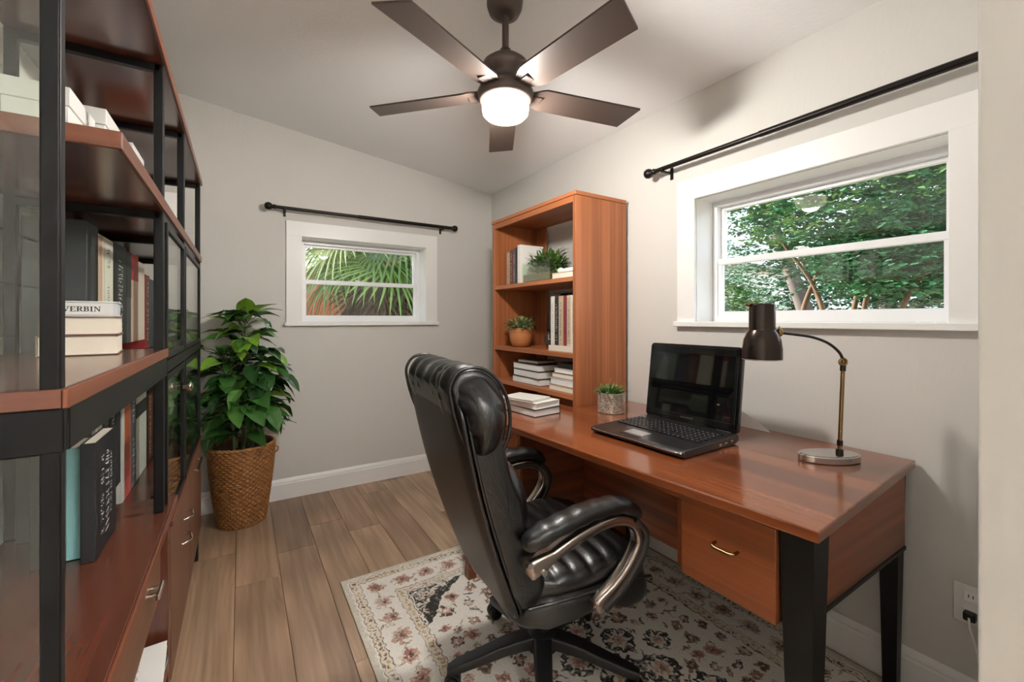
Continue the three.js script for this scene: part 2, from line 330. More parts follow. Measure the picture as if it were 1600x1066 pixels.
// ------------------------------------------------------------------ curtain rods
function curtainRod(label, len, brackets, turn, pos, stand) {   // along local x, wall at local z = -stand
  const t = thing('curtain_rod', label, 'curtain rod', pos, turn);
  part(t, 'rod', rod(V(0, 0, 0), V(len, 0, 0), 0.0115, 16), M.rod);
  part(t, 'rod_sleeve', rod(V(len * 0.42, 0, 0), V(len, 0, 0), 0.0138, 16), M.rod);
  for (const [x, s] of [[0, -1], [len, 1]]) {
    const f = lathe([[0, 0.075], [0.012, 0.074], [0.022, 0.066], [0.026, 0.052], [0.023, 0.038], [0.014, 0.028], [0.012, 0.022], [0.016, 0.018], [0.016, 0.012], [0.012, 0.008], [0.012, 0], [0, 0]], 24);
    f.rotateZ(-s * Math.PI / 2); f.translate(x, 0, 0); part(t, 'finial', f, M.rod);
  }
  for (const x of brackets) part(t, 'bracket', merge([box(x - 0.006, x + 0.006, -0.02, -0.009, -stand + 0.004, 0.012, 0.002), box(x - 0.006, x + 0.006, -0.01, 0.006, 0.008, 0.014, 0.002), box(x - 0.009, x + 0.009, -0.045, 0.02, -stand, -stand + 0.005, 0.002)]), M.rod);
  return t;
}
curtainRod('black curtain rod with round finials over the small palm window', 1.26, [0.05, 1.21], 0, [0.205, 2.01, ZB + 0.075], 0.075);
curtainRod('black curtain rod with round finials over the wide tree window', 1.26, [0.04, 1.2], -Math.PI / 2, [XR - 0.075, 2.025, -1.5], 0.075);
// ------------------------------------------------------------------ rug (woven pattern is flat print)
{
  const RX0 = 0.40, RX1 = 1.87, RZ0 = -2.15, RZ1 = -0.22, W = RX1 - RX0, L = RZ1 - RZ0;
  const cw = 1024, ch = Math.round(cw * L / W), S = cw / W;
  const cv = document.createElement('canvas'); cv.width = cw; cv.height = ch; const c = cv.getContext('2d');
  const col = { cream: '#ebe6dd', cream2: '#dcd3c5', char: '#35332f', rose: '#c69e8c', rose2: '#a9766a', taupe: '#8d7663', gold: '#c0a47c', grey: '#a8a49e', dark: '#57473c', teal: '#8fa3a0' };
  c.fillStyle = col.cream; c.fillRect(0, 0, cw, ch);
  const frame = (inset, wd, colr) => { const i = inset * S, w = wd * S; c.fillStyle = colr; c.fillRect(i, i, cw - 2 * i, w); c.fillRect(i, ch - i - w, cw - 2 * i, w); c.fillRect(i, i, w, ch - 2 * i); c.fillRect(cw - i - w, i, w, ch - 2 * i); };
  const blob = (x, y, r, colr, k = 7) => { c.fillStyle = colr; c.beginPath(); for (let i = 0; i <= k * 2; i++) { const a = i / (k * 2) * Math.PI * 2, q = r * (0.72 + 0.34 * rnd()); const px = x + Math.cos(a) * q, py = y + Math.sin(a) * q; i ? c.lineTo(px, py) : c.moveTo(px, py); } c.closePath(); c.fill(); };
  const petal = (x, y, a, l, w, colr) => { c.save(); c.translate(x, y); c.rotate(a); c.fillStyle = colr; c.beginPath(); c.ellipse(l / 2, 0, l / 2, w, 0, 0, Math.PI * 2); c.fill(); c.restore(); };
  const rosette = (x, y, r, outer, mid, core, n = 8) => { const a0 = rnd() * 6; for (let i = 0; i < n; i++) petal(x, y, a0 + i / n * Math.PI * 2, r * rr(0.85, 1.1), r * 0.3, rnd() < 0.75 ? outer : col.cream2); for (let i = 0; i < n; i++) petal(x, y, a0 + (i + 0.5) / n * Math.PI * 2, r * 0.68, r * 0.2, mid); blob(x, y, r * 0.26, core); for (let i = 0; i < 7; i++) blob(x + rr(-r, r) * 0.8, y + rr(-r, r) * 0.8, r * 0.1, rnd() < 0.5 ? col.dark : col.cream); };
  const sprig = (x, y, a, l, colr) => { c.strokeStyle = colr; c.lineWidth = 2.4; c.beginPath(); c.moveTo(x, y); const b = rr(-0.7, 0.7); c.quadraticCurveTo(x + Math.cos(a + b) * l * 0.5, y + Math.sin(a + b) * l * 0.5, x + Math.cos(a) * l, y + Math.sin(a) * l); c.stroke(); for (let i = 1; i < 6; i++) { const t = i / 5, px = x + Math.cos(a) * l * t, py = y + Math.sin(a) * l * t; petal(px, py, a + rr(0.5, 1.1), l * 0.2, l * 0.06, colr); petal(px, py, a - rr(0.5, 1.1), l * 0.2, l * 0.06, rnd() < 0.4 ? col.taupe : colr); } };
  const diamond = (x, y, r) => { c.save(); c.translate(x, y); c.rotate(rr(-0.1, 0.1)); c.fillStyle = col.char; c.beginPath(); const n = 32; for (let i = 0; i <= n; i++) { const a = i / n * Math.PI * 2, q = r * (1.05 + 0.2 * Math.abs(Math.cos(2 * a)) + 0.1 * Math.cos(12 * a)); i ? c.lineTo(Math.cos(a) * q, Math.sin(a) * q) : c.moveTo(q, 0); } c.fill(); c.restore(); rosette(x, y, r * 0.8, col.cream2, col.rose, col.taupe, 8); for (let i = 0; i < 8; i++) { const a = i / 8 * 6.283 + 0.39; petal(x + Math.cos(a) * r * 0.75, y + Math.sin(a) * r * 0.75, a, r * 0.3, r * 0.1, col.cream); } };
  // borders
  frame(0, 0.022, '#cfc7b8'); frame(0.03, 0.004, col.taupe); frame(0.034, 0.03, '#e0d6c3'); frame(0.064, 0.003, col.dark); frame(0.195, 0.004, col.taupe); frame(0.199, 0.035, '#e0d6c3'); frame(0.234, 0.0045, col.dark);
  const around = (inset, step, fn) => { const i = inset * S, st = step * S; for (let x = i; x < cw - i; x += st) { fn(x, i); fn(x, ch - i); } for (let y = i + st; y < ch - i; y += st) { fn(i, y); fn(cw - i, y); } };
  around(0.049, 0.021, (x, y) => { blob(x, y, 6, rnd() < 0.5 ? col.gold : col.taupe, 4); if (rnd() < 0.55) blob(x + rr(-5, 5), y + rr(-5, 5), 3.4, col.dark, 3); });
  around(0.217, 0.023, (x, y) => { blob(x, y, 7, rnd() < 0.6 ? col.gold : '#b59d7a', 4); if (rnd() < 0.6) blob(x + rr(-6, 6), y + rr(-6, 6), 3.6, rnd() < 0.5 ? col.dark : col.cream, 3); });
  let kk = 0; around(0.131, 0.118, (x, y) => { kk++; rosette(x, y, rr(26, 34), kk % 2 ? col.rose : '#cdb9a2', kk % 2 ? col.rose2 : col.taupe, col.dark, 8); });
  around(0.131, 0.059, (x, y) => { for (let i = 0; i < 3; i++) sprig(x + rr(-22, 22), y + rr(-26, 26), rr(0, 6.28), rr(14, 30), rnd() < 0.6 ? '#b9a48e' : col.taupe); });
  // field
  const f0 = 0.245 * S;
  const corner = (sx, sy) => { c.save(); c.translate(sx > 0 ? f0 : cw - f0, sy > 0 ? f0 : ch - f0); c.scale(sx, sy); c.fillStyle = col.char; c.beginPath(); c.moveTo(0, 0); c.lineTo(205, 0); c.quadraticCurveTo(140, 20, 112, 58); c.quadraticCurveTo(70, 78, 54, 118); c.quadraticCurveTo(30, 150, 0, 172); c.fill(); for (let i = 0; i < 110; i++) { const t = rnd(), u = rnd(); const x = t * 175 * (1 - u * 0.8), y = u * 150 * (1 - t * 0.8); petal(x, y, rr(0, 6.28), rr(8, 18), rr(2, 4.2), [col.cream, col.grey, col.cream2, col.rose][Math.floor(rnd() * 4)]); } c.restore(); };
  corner(1, 1); corner(-1, 1); corner(1, -1); corner(-1, -1);
  const placed = [];
  const free = (x, y, r) => placed.every(([a, b, q]) => Math.hypot(a - x, b - y) > (r + q) * 0.98);
  const inField = (x, y, r) => x > f0 + r && x < cw - f0 - r && y > f0 + r && y < ch - f0 - r && !(x - f0 + (y - f0) < 195 || cw - f0 - x + (y - f0) < 195 || x - f0 + (ch - f0 - y) < 195 || cw - f0 - x + (ch - f0 - y) < 195);
  const midx = cw / 2, midy = ch * 0.56;
  for (const [dx, dy, r] of [[0, 0, 50], [-92, 40, 40], [92, 40, 40], [-70, -84, 38], [70, -84, 38], [0, 118, 40], [0, -168, 36], [-150, 140, 34], [150, 140, 34], [-160, -30, 30], [160, -30, 30]]) { diamond(midx + dx, midy + dy, r); placed.push([midx + dx, midy + dy, r * 1.25]); }
  const motif = [[col.rose, col.rose2, col.dark], [col.taupe, col.dark, col.rose], [col.rose2, col.taupe, col.cream], ['#b58f6c', col.dark, col.cream2], [col.dark, col.rose, col.cream]];
  for (let i = 0; i < 2600; i++) { const r = rr(15, 29), x = rr(0, cw), y = rr(0, ch); if (inField(x, y, r) && free(x, y, r)) { placed.push([x, y, r]); const m = motif[Math.floor(rnd() * motif.length)]; rosette(x, y, r, ...m, 6 + Math.floor(rnd() * 4)); } }
  for (let i = 0; i < 1500; i++) { const x = rr(0, cw), y = rr(0, ch); if (inField(x, y, 8) && free(x, y, 9)) { placed.push([x, y, 8]); sprig(x, y, rr(0, 6.28), rr(18, 36), rnd() < 0.6 ? col.dark : rnd() < 0.5 ? col.char : col.taupe); } }
  // weave: fine speckle of the pile
  const img = c.getImageData(0, 0, cw, ch), D = img.data, src = new Uint8ClampedArray(D), base = [233, 228, 219];
  for (let y = 0; y < ch; y++) for (let x = 0; x < cw; x++) {   // hand-woven irregularity and worn pile
    const k = (y * cw + x) * 4, sx = Math.max(0, Math.min(cw - 1, Math.round(x + 11 * (nz(x / 9, y / 9, 4096, 4096) - 0.5)))), sy = Math.max(0, Math.min(ch - 1, Math.round(y + 11 * (nz2(x / 9, y / 9, 4096, 4096) - 0.5)))), q = (sy * cw + sx) * 4;
    const wear = Math.max(0, Math.min(0.65, 2.2 * (0.55 * nz3(x / 5, y / 5, 4096, 4096) + 0.45 * nz(x / 40, y / 40, 4096, 4096)) - 1.08)) + 0.03;
    for (let h = 0; h < 3; h++) D[k + h] = src[q + h] * (1 - wear) + base[h] * wear;
  }
  for (let i = 0; i < D.length; i += 4) { const k = 0.9 + 0.16 * rnd(); D[i] = clamp(D[i] * k); D[i + 1] = clamp(D[i + 1] * k); D[i + 2] = clamp(D[i + 2] * k); } c.putImageData(img, 0, 0);
  const t = new THREE.CanvasTexture(cv); t.colorSpace = THREE.SRGBColorSpace; t.magFilter = THREE.LinearFilter; t.flipY = false;
  const rug = thing('rug', 'cream oriental rug with rosettes and charcoal corners under the desk', 'rug', [RX0, 0, RZ0]);
  const g = clean(box(0, W, 0.0005, 0.008, 0, L, 0.003)), p = g.attributes.position, uv = g.attributes.uv; for (let i = 0; i < p.count; i++) uv.setXY(i, p.getX(i) / W, p.getZ(i) / L);
  part(rug, 'pile', g, std(lin(1, 1, 1), 0.95, { map: t, bumpMap: peel, bumpScale: 0.001 }));
  const e = merge([tube([V(0, 0.0042, 0), V(W / 2, 0.0042, 0), V(W, 0.0042, 0)], 0.004, 8, 8), tube([V(0, 0.0042, L), V(W / 2, 0.0042, L), V(W, 0.0042, L)], 0.004, 8, 8), tube([V(0, 0.0042, 0), V(0, 0.0042, L / 2), V(0, 0.0042, L)], 0.004, 8, 8), tube([V(W, 0.0042, 0), V(W, 0.0042, L / 2), V(W, 0.0042, L)], 0.004, 8, 8)]);
  part(rug, 'bound_edge', e, std(srgb(206, 198, 182), 0.95));
}
const RUGY = 0.0085;

// ------------------------------------------------------------------ open bookcase at the right wall
const BC = { x0: 1.505, x1: 1.885, z0: -2.648, z1: -1.755, h: 1.938 };
{
  const b = thing('bookcase', 'tall open honey brown wooden bookcase against the desk wall', 'bookcase', [BC.x0, 0, BC.z0]);
  const D = BC.x1 - BC.x0, W = BC.z1 - BC.z0, s = 0.024, y0 = RUGY;
  part(b, 'side_panel', tri(box(0, D, y0, BC.h - 0.022, 0, s, 0.002), 'y'), M.caseWood);
  part(b, 'side_panel', tri(box(0, D, y0, BC.h - 0.022, W - s, W, 0.002), 'y', [0.4, 0.2]), M.caseWood);
  part(b, 'top_panel', tri(box(-0.006, D, BC.h - 0.022, BC.h, -0.005, W + 0.005, 0.003), 'z'), M.caseWood);
  part(b, 'top_rail', tri(box(0.001, 0.022, BC.h - 0.056, BC.h - 0.022, s, W - s, 0.002), 'z'), M.caseWood);
  for (const y of [1.482, 1.064, 0.838, 0.45]) part(b, 'shelf', tri(box(0.003, D - 0.004, y - 0.026, y, s, W - s, 0.002), 'z', [y, y]), M.caseWood);
  part(b, 'plinth', tri(box(0.02, D - 0.004, y0, 0.08, s, W - s, 0.002), 'z'), M.caseWood);
  part(b, 'back_panel', tri(box(D - 0.012, D - 0.004, 0.08, 0.81, s, W - s, 0), 'y'), M.caseWood);
  part(b, 'back_stile', tri(box(D - 0.02, D - 0.006, 0.81, BC.h - 0.022, s, s + 0.12, 0.002), 'y'), M.caseWood);
}

// ------------------------------------------------------------------ desk
const DT = 0.781;
{
  const o = [1.0, 0, -0.446];
  const d = thing('desk', 'long glossy cherry wood desk with black tapered legs', 'desk', [0, 0, 0]);
  // plan of the top in (x, -z)
  const s = new THREE.Shape();
  s.moveTo(1.079, 0.446); s.lineTo(1.044, 0.914); s.bezierCurveTo(1.03, 1.2, 1.02, 1.4, 1.008, 1.58); s.bezierCurveTo(1.0, 1.74, 0.99, 1.85, 1.03, 1.9); s.quadraticCurveTo(1.06, 1.94, 1.12, 1.94); s.lineTo(1.492, 1.94); s.lineTo(1.492, 1.742); s.lineTo(1.888, 1.742); s.lineTo(1.892, 0.5); s.lineTo(1.079, 0.446);
  const t = new THREE.ExtrudeGeometry(s, { depth: 0.018, bevelEnabled: true, bevelSize: 0.005, bevelThickness: 0.005, bevelSegments: 3, curveSegments: 14 });
  t.rotateX(-Math.PI / 2); t.translate(0, DT - 0.023, 0);
  part(d, 'desk_top', tri(t, 'z'), M.deskTop);
  const y1 = DT - 0.028;
  // tapered legs
  const leg = (cx, cz, top, bot, w, yb, mat, name = 'leg') => { const g = new THREE.CylinderGeometry(1, 1, 1, 4, 1); g.rotateY(Math.PI / 4); const p = g.attributes.position; for (let i = 0; i < p.count; i++) { const up = p.getY(i) > 0; const k = (up ? top : bot) / Math.SQRT1_2 / 2 * 1; p.setXYZ(i, cx + p.getX(i) * k + (up ? 0 : w), up ? y1 : yb, cz + p.getZ(i) * k); } const q = g.toNonIndexed(); q.computeVertexNormals(); return part(d, name, q, mat); };
  leg(1.124, -0.492, 0.075, 0.042, 0.004, RUGY, M.legBlack);
  leg(1.852, -0.545, 0.06, 0.036, 0, RUGY, M.legBlack);
  leg(1.852, -1.69, 0.05, 0.036, 0, RUGY, M.legBlack);
  leg(0.985, -1.86, 0.06, 0.042, -0.05, RUGY, M.deskWood);
  // end panel
  part(d, 'end_panel', tri(box(1.166, 1.818, 0.515, y1, -0.522, -0.5, 0.002), 'x'), M.deskEnd);
  part(d, 'end_rail', box(1.166, 1.818, 0.505, 0.518, -0.526, -0.496, 0.003), M.legBlack);
  // right drawer box
  part(d, 'drawer_case', tri(box(1.095, 1.80, 0.515, y1, -0.795, -0.535, 0.002), 'x'), M.deskWood);
  const pull = (parent, x, y, z, w, mat = M.brass) => part(parent, 'handle', merge([tube([V(x, y, z - w / 2), V(x - 0.02, y - 0.001, z - w / 2 + 0.002), V(x - 0.024, y - 0.003, z - w / 2 + 0.008), V(x - 0.024, y - 0.004, z), V(x - 0.024, y - 0.003, z + w / 2 - 0.008), V(x - 0.02, y - 0.001, z + w / 2 - 0.002), V(x, y, z + w / 2)], 0.0042, 40, 8)]), mat);
  { const f = part(d, 'drawer', tri(box(1.078, 1.096, 0.518, y1 - 0.004, -0.793, -0.532, 0.003, 2), 'z', [0.3, 0.1]), M.deskWood); pull(f, 1.079, 0.652, -0.655, 0.062); }
  // divider and modesty panel
  part(d, 'divider', tri(box(1.13, 1.40, 0.50, y1, -0.845, -0.815, 0.002), 'y'), M.deskWood);
  part(d, 'modesty_panel', tri(box(1.42, 1.438, 0.36, y1, -1.60, -0.797, 0.002), 'z'), M.deskWood);
  part(d, 'apron', tri(box(1.09, 1.11, y1 - 0.03, y1, -1.60, -0.797, 0.002), 'z'), M.deskWood);
  // left pedestal with three drawers
  part(d, 'pedestal', tri(box(1.055, 1.485, 0.30, y1, -1.915, -1.60, 0.002), 'y'), M.deskWood);
  part(d, 'inner_panel', tri(box(1.06, 1.48, 0.302, y1, -1.60, -1.594, 0), 'x'), M.deskWood);
  let yy = y1 - 0.006; for (const h of [0.085, 0.13, 0.225]) { const f = part(d, 'drawer', tri(box(1.036, 1.056, yy - h, yy, -1.91, -1.605, 0.003, 2), 'z', [yy, yy]), M.caseWood); pull(f, 1.037, yy - h / 2 + 0.006, -1.70, 0.075); yy -= h + 0.005; }
}

// ------------------------------------------------------------------ office chair (local +x is forward)
{
  const ch = thing('office_chair', 'high backed black leather executive office chair at the desk', 'chair', [0.925, 0, -1.185], -0.09); ch.scale.y = 0.985;
  const wr = (a, b, k) => (x, y, z) => a * Math.sin(k * y + 6 * nz(z * 8 + 4, y * 5 + 9, 64, 64)) * (0.3 + nz2(z * 6 + 3, y * 9 + 5, 64, 64)) + b;
  const rearX = (y) => -0.262 - (y - 0.43) * 0.29 - 0.02 * Math.sin((y - 0.43) / 0.63 * Math.PI);
  // hard rear shell: rounded outline in (z, y), bent to the recline line
  const shell = (hw, yb, yt, r, th, off) => {
    const n = 30, m = 16;
    const half = (y) => { const tt = (y - yb) / (yt - yb); let w = hw * (0.9 + 0.1 * Math.sin(Math.min(1, tt * 1.1) * Math.PI / 2)); if (yt - y < r) w -= r - Math.sqrt(Math.max(0, r * r - (r - (yt - y)) ** 2)); if (y - yb < r) w -= r - Math.sqrt(Math.max(0, r * r - (r - (y - yb)) ** 2)); return w; };
    const side = (s) => gridGeo(m, n, (u, v) => { const vv = 0.5 - 0.5 * Math.cos(v * Math.PI), y = yb + (yt - yb) * vv, w = half(y), z = (u - 0.5) * 2 * w, e = Math.max(0, 1 - Math.pow(Math.abs(u - 0.5) * 2, 10)) ; return [rearX(y) + off + (s > 0 ? 0.0 : -th * Math.sqrt(e)), y, z]; });
    const a = side(1), b = side(-1); { const ix = b.index.array; for (let i = 0; i < ix.length; i += 3) { const t = ix[i]; ix[i] = ix[i + 1]; ix[i + 1] = t; } b.computeVertexNormals(); }
    const edge = []; for (let i = 0; i <= n; i++) { const y = yb + (yt - yb) * (0.5 - 0.5 * Math.cos(i / n * Math.PI)); edge.push([y, half(y)]); }
    const pts = [...edge.map(([y, w]) => V(rearX(y) + off, y, w)), ...edge.reverse().map(([y, w]) => V(rearX(y) + off, y, -w))];
    return { g: merge([a, b]), pts };
  };
  const sh = shell(0.252, 0.425, 1.055, 0.045, 0.014, 0.0);
  part(ch, 'back_shell', sh.g, M.leatherBack);
  part(ch, 'back_piping', tube(sh.pts, 0.0055, 160, 8, true), M.piping);
  part(ch, 'back_seam', tube(sh.pts.map((p) => V(p.x + 0.014, p.y, p.z * 0.992)), 0.0045, 160, 8, true), M.piping);
  // body of the backrest
  part(ch, 'back_cushion', puff([[rearX(0.45) + 0.004, 0.45], [rearX(0.6) + 0.002, 0.6], [rearX(0.8) + 0.002, 0.8], [rearX(1.0) + 0.002, 1.0], [-0.40, 1.035], [-0.345, 1.02], [-0.31, 0.93], [-0.272, 0.815], [-0.248, 0.74], [-0.225, 0.655], [-0.175, 0.54], [-0.17, 0.47], [-0.21, 0.44]], 0, 0.243, { p: 14, q: 2, min: 0.55, nv: 36, bump: (x, y, z, nx) => nx > 0 ? 0.004 * Math.sin(y * 40 + nz(z * 9 + 20, y * 6, 64, 64) * 5) : 0 }), M.leather);
  // lumbar and side bolsters, puffed forward
  part(ch, 'lumbar_cushion', puff([[-0.30, 0.60], [-0.32, 0.72], [-0.33, 0.80], [-0.29, 0.84], [-0.235, 0.835], [-0.198, 0.79], [-0.185, 0.73], [-0.18, 0.66], [-0.20, 0.60], [-0.25, 0.575]], 0, 0.205, { p: 3.2, q: 2, bump: wr(0.003, 0, 60) }), M.leather);
  // head pillow: teardrop with wrinkled puffed sides, a leather band round it
  const tear = [[-0.385, 0.868], [-0.432, 0.965], [-0.458, 1.05], [-0.462, 1.10], [-0.438, 1.135], [-0.39, 1.142], [-0.345, 1.12], [-0.312, 1.075], [-0.296, 1.02], [-0.297, 0.96], [-0.316, 0.912], [-0.352, 0.872]];
  const cTear = [-0.378, 1.02], inner = tear.map(([x, y]) => [cTear[0] + (x - cTear[0]) * 0.93, cTear[1] + (y - cTear[1]) * 0.95]);
  part(ch, 'head_pillow', puff(inner, 0, 0.292, { p: 4, q: 2, nv: 72, nu: 110, bump: (x, y, z) => 0.011 * Math.pow(Math.abs(Math.sin(y * 55 + x * 45 + nz(x * 26 + 40, y * 16 + 20, 64, 64) * 6)), 0.6) * Math.min(1, Math.abs(z) / 0.2) + 0.005 * Math.sin(z * 85 + nz2(z * 10 + 30, y * 8, 64, 64) * 5) * (y > 1.05 ? 1 : 0.25) }), M.leather);
  part(ch, 'head_band', puff(tear, 0, 0.235, { p: 16, q: 2, min: 0.75, nv: 48, nu: 90, bump: (x, y, z) => 0.005 * Math.sin(z * 70 + nz2(z * 12 + 30, y * 8 + 7, 64, 64) * 5) * (y > 1.08 ? 1 : 0) }), M.leather);
  for (const sg of [-1, 1]) part(ch, 'band_piping', tube(tear.map(([x, y]) => V(x, y, sg * 0.232)), 0.005, 100, 8, true), M.piping);
  // seat
  part(ch, 'seat_base', puff([[-0.255, 0.39], [-0.26, 0.43], [-0.22, 0.475], [0.0, 0.485], [0.16, 0.475], [0.22, 0.44], [0.238, 0.39], [0.215, 0.352], [0.17, 0.345], [0.12, 0.365], [0.0, 0.385], [-0.15, 0.385]], 0, 0.262, { p: 7, q: 2, min: 0.3, nv: 40, bump: (x, y, z) => 0.0035 * Math.sin(x * 70 + 3 * nz(x * 9 + 4, z * 9 + 30, 64, 64)) }), M.leather);
  part(ch, 'seat_cushion', puff([[-0.25, 0.47], [-0.255, 0.51], [-0.2, 0.532], [-0.05, 0.545], [0.08, 0.55], [0.165, 0.54], [0.215, 0.505], [0.235, 0.455], [0.24, 0.41], [0.215, 0.42], [0.15, 0.455], [0.0, 0.462], [-0.15, 0.455]], 0, 0.25, { p: 6, q: 2, min: 0.25, nu: 110, nv: 40, bump: (x, y, z, nx, ny) => ny > 0.3 ? -0.007 * Math.pow(Math.abs(Math.sin(x * 52)), 6) + 0.003 * nz(x * 30 + 20, z * 18 + 20, 64, 64) : 0 }), M.leather);
  for (const sg of [-1, 1]) part(ch, 'seat_piping', tube([V(-0.24, 0.462, sg * 0.235), V(-0.1, 0.468, sg * 0.258), V(0.1, 0.466, sg * 0.258), V(0.2, 0.44, sg * 0.244)], 0.005, 40, 8), M.piping);
  // armrests
  for (const sg of [1, -1]) {
    const z = sg * 0.275;
    const arm = part(ch, 'arm_frame', sweep([[-0.272, 0.594], [-0.20, 0.62], [-0.10, 0.655], [-0.02, 0.672], [0.05, 0.67], [0.10, 0.642], [0.118, 0.592], [0.09, 0.535], [0.035, 0.48], [-0.03, 0.442], [-0.052, 0.43]], z, (t) => (0.017 + 0.017 * Math.max(0, 1 - t / 0.13) + 0.009 * Math.max(0, (t - 0.6) / 0.4)) * Math.sqrt(Math.max(0, 1 - Math.pow(Math.abs(2 * t - 1), 40))), (t) => 0.021 * Math.sqrt(Math.max(0, 1 - Math.pow(Math.abs(2 * t - 1), 60))), 100, 24, 3.2), M.chromeDark, 'bronze tinted chrome arm loop');
    part(arm, 'arm_inlay', sweep([[0.09, 0.664], [0.135, 0.617], [0.135, 0.577], [0.108, 0.525], [0.05, 0.468], [-0.02, 0.425]], z, () => 0.012, () => 0.024, 50, 16, 3), M.plastic, 'black plastic outer edge of the arm loop');
    for (const [bx, by] of [[-0.268, 0.622], [-0.225, 0.592]]) { const c2 = new THREE.CylinderGeometry(0.0085, 0.0085, 0.006, 16); c2.rotateX(Math.PI / 2); c2.translate(bx, by, z + sg * 0.021); part(arm, 'bolt', c2, M.chrome); }
    const bar = rod(V(-0.262, 0.61, z - sg * 0.02), V(-0.262, 0.61, sg * 0.2), 0.016, 12); part(arm, 'bracket', bar, M.plastic);
    const low = rod(V(-0.035, 0.44, z), V(-0.035, 0.43, sg * 0.15), 0.014, 12); part(arm, 'lower_bracket', low, M.plastic);
    part(ch, 'arm_pad', sweep([[-0.28, 0.66], [-0.24, 0.68], [-0.16, 0.7], [-0.06, 0.716], [0.03, 0.716], [0.085, 0.697], [0.118, 0.66]], z, (t) => (0.027 - 0.006 * t + 0.0016 * Math.sin(t * 46)) * Math.sqrt(Math.max(0, 1 - Math.pow(Math.abs(2 * t - 1), 10))), (t) => 0.037 * Math.sqrt(Math.max(0, 1 - Math.pow(Math.abs(2 * t - 1), 8))), 80, 28, 2.4), M.leather);
  }
  // mechanism, gas column, five star base, casters
  part(ch, 'tilt_mechanism', box(-0.13, 0.11, 0.315, 0.375, -0.085, 0.085, 0.02, 2), M.plastic);
  part(ch, 'gas_column', lathe([[0, 0.10], [0.034, 0.10], [0.034, 0.15], [0.029, 0.155], [0.029, 0.25], [0.022, 0.255], [0.022, 0.33], [0, 0.33]], 28).translate(-0.025, 0, -0.05), M.plastic);
  const base = part(ch, 'star_base', lathe([[0, 0.085], [0.045, 0.085], [0.056, 0.095], [0.058, 0.14], [0.048, 0.156], [0, 0.158]], 30), M.plastic); base.position.set(-0.025, 0, -0.05);
  for (let k = 0; k < 5; k++) {
    const a = (52 + 72 * k) * Math.PI / 180 - 0.09, R = 0.318;
    const lg = sweep([[0.03, 0.128], [0.12, 0.122], [0.22, 0.102], [0.30, 0.086], [0.33, 0.078]], 0, (t) => 0.024 - 0.009 * t, (t) => (0.034 - 0.013 * t) * (t > 0.95 ? 0.75 : 1), 24, 20, 5); const cap = box(0.318, 0.334, 0.064, 0.09, -0.016, 0.016, 0.006); 
    const G = merge([lg, cap]); G.rotateY(-a); part(base, 'leg', G, M.plastic);
    const cx = Math.cos(a) * R, cz = Math.sin(a) * R, ca = a + 0.9 + k * 1.3;
    const wheel = (s) => { const w = lathe([[0, 0.011], [0.018, 0.011], [0.0245, 0.008], [0.026, 0], [0.0245, -0.008], [0.018, -0.011], [0, -0.011]], 24); w.rotateX(Math.PI / 2); w.translate(0, 0, s * 0.016); return w; };
    const W = merge([wheel(1), wheel(-1)]); const hood = new THREE.SphereGeometry(0.0285, 20, 12, 0, Math.PI * 2, 0, Math.PI * 0.5); hood.scale(1, 1, 0.75); const stem = rod(V(-0.012, 0.02, 0), V(-0.012, 0.05, 0), 0.007, 10);
    for (const g of [W, hood, stem]) { g.rotateY(-ca); g.translate(cx, 0.0265 + RUGY, cz); }
    const c = part(base, 'caster', W, M.black); part(c, 'hood', merge([hood, stem]), M.plastic);
  }
}
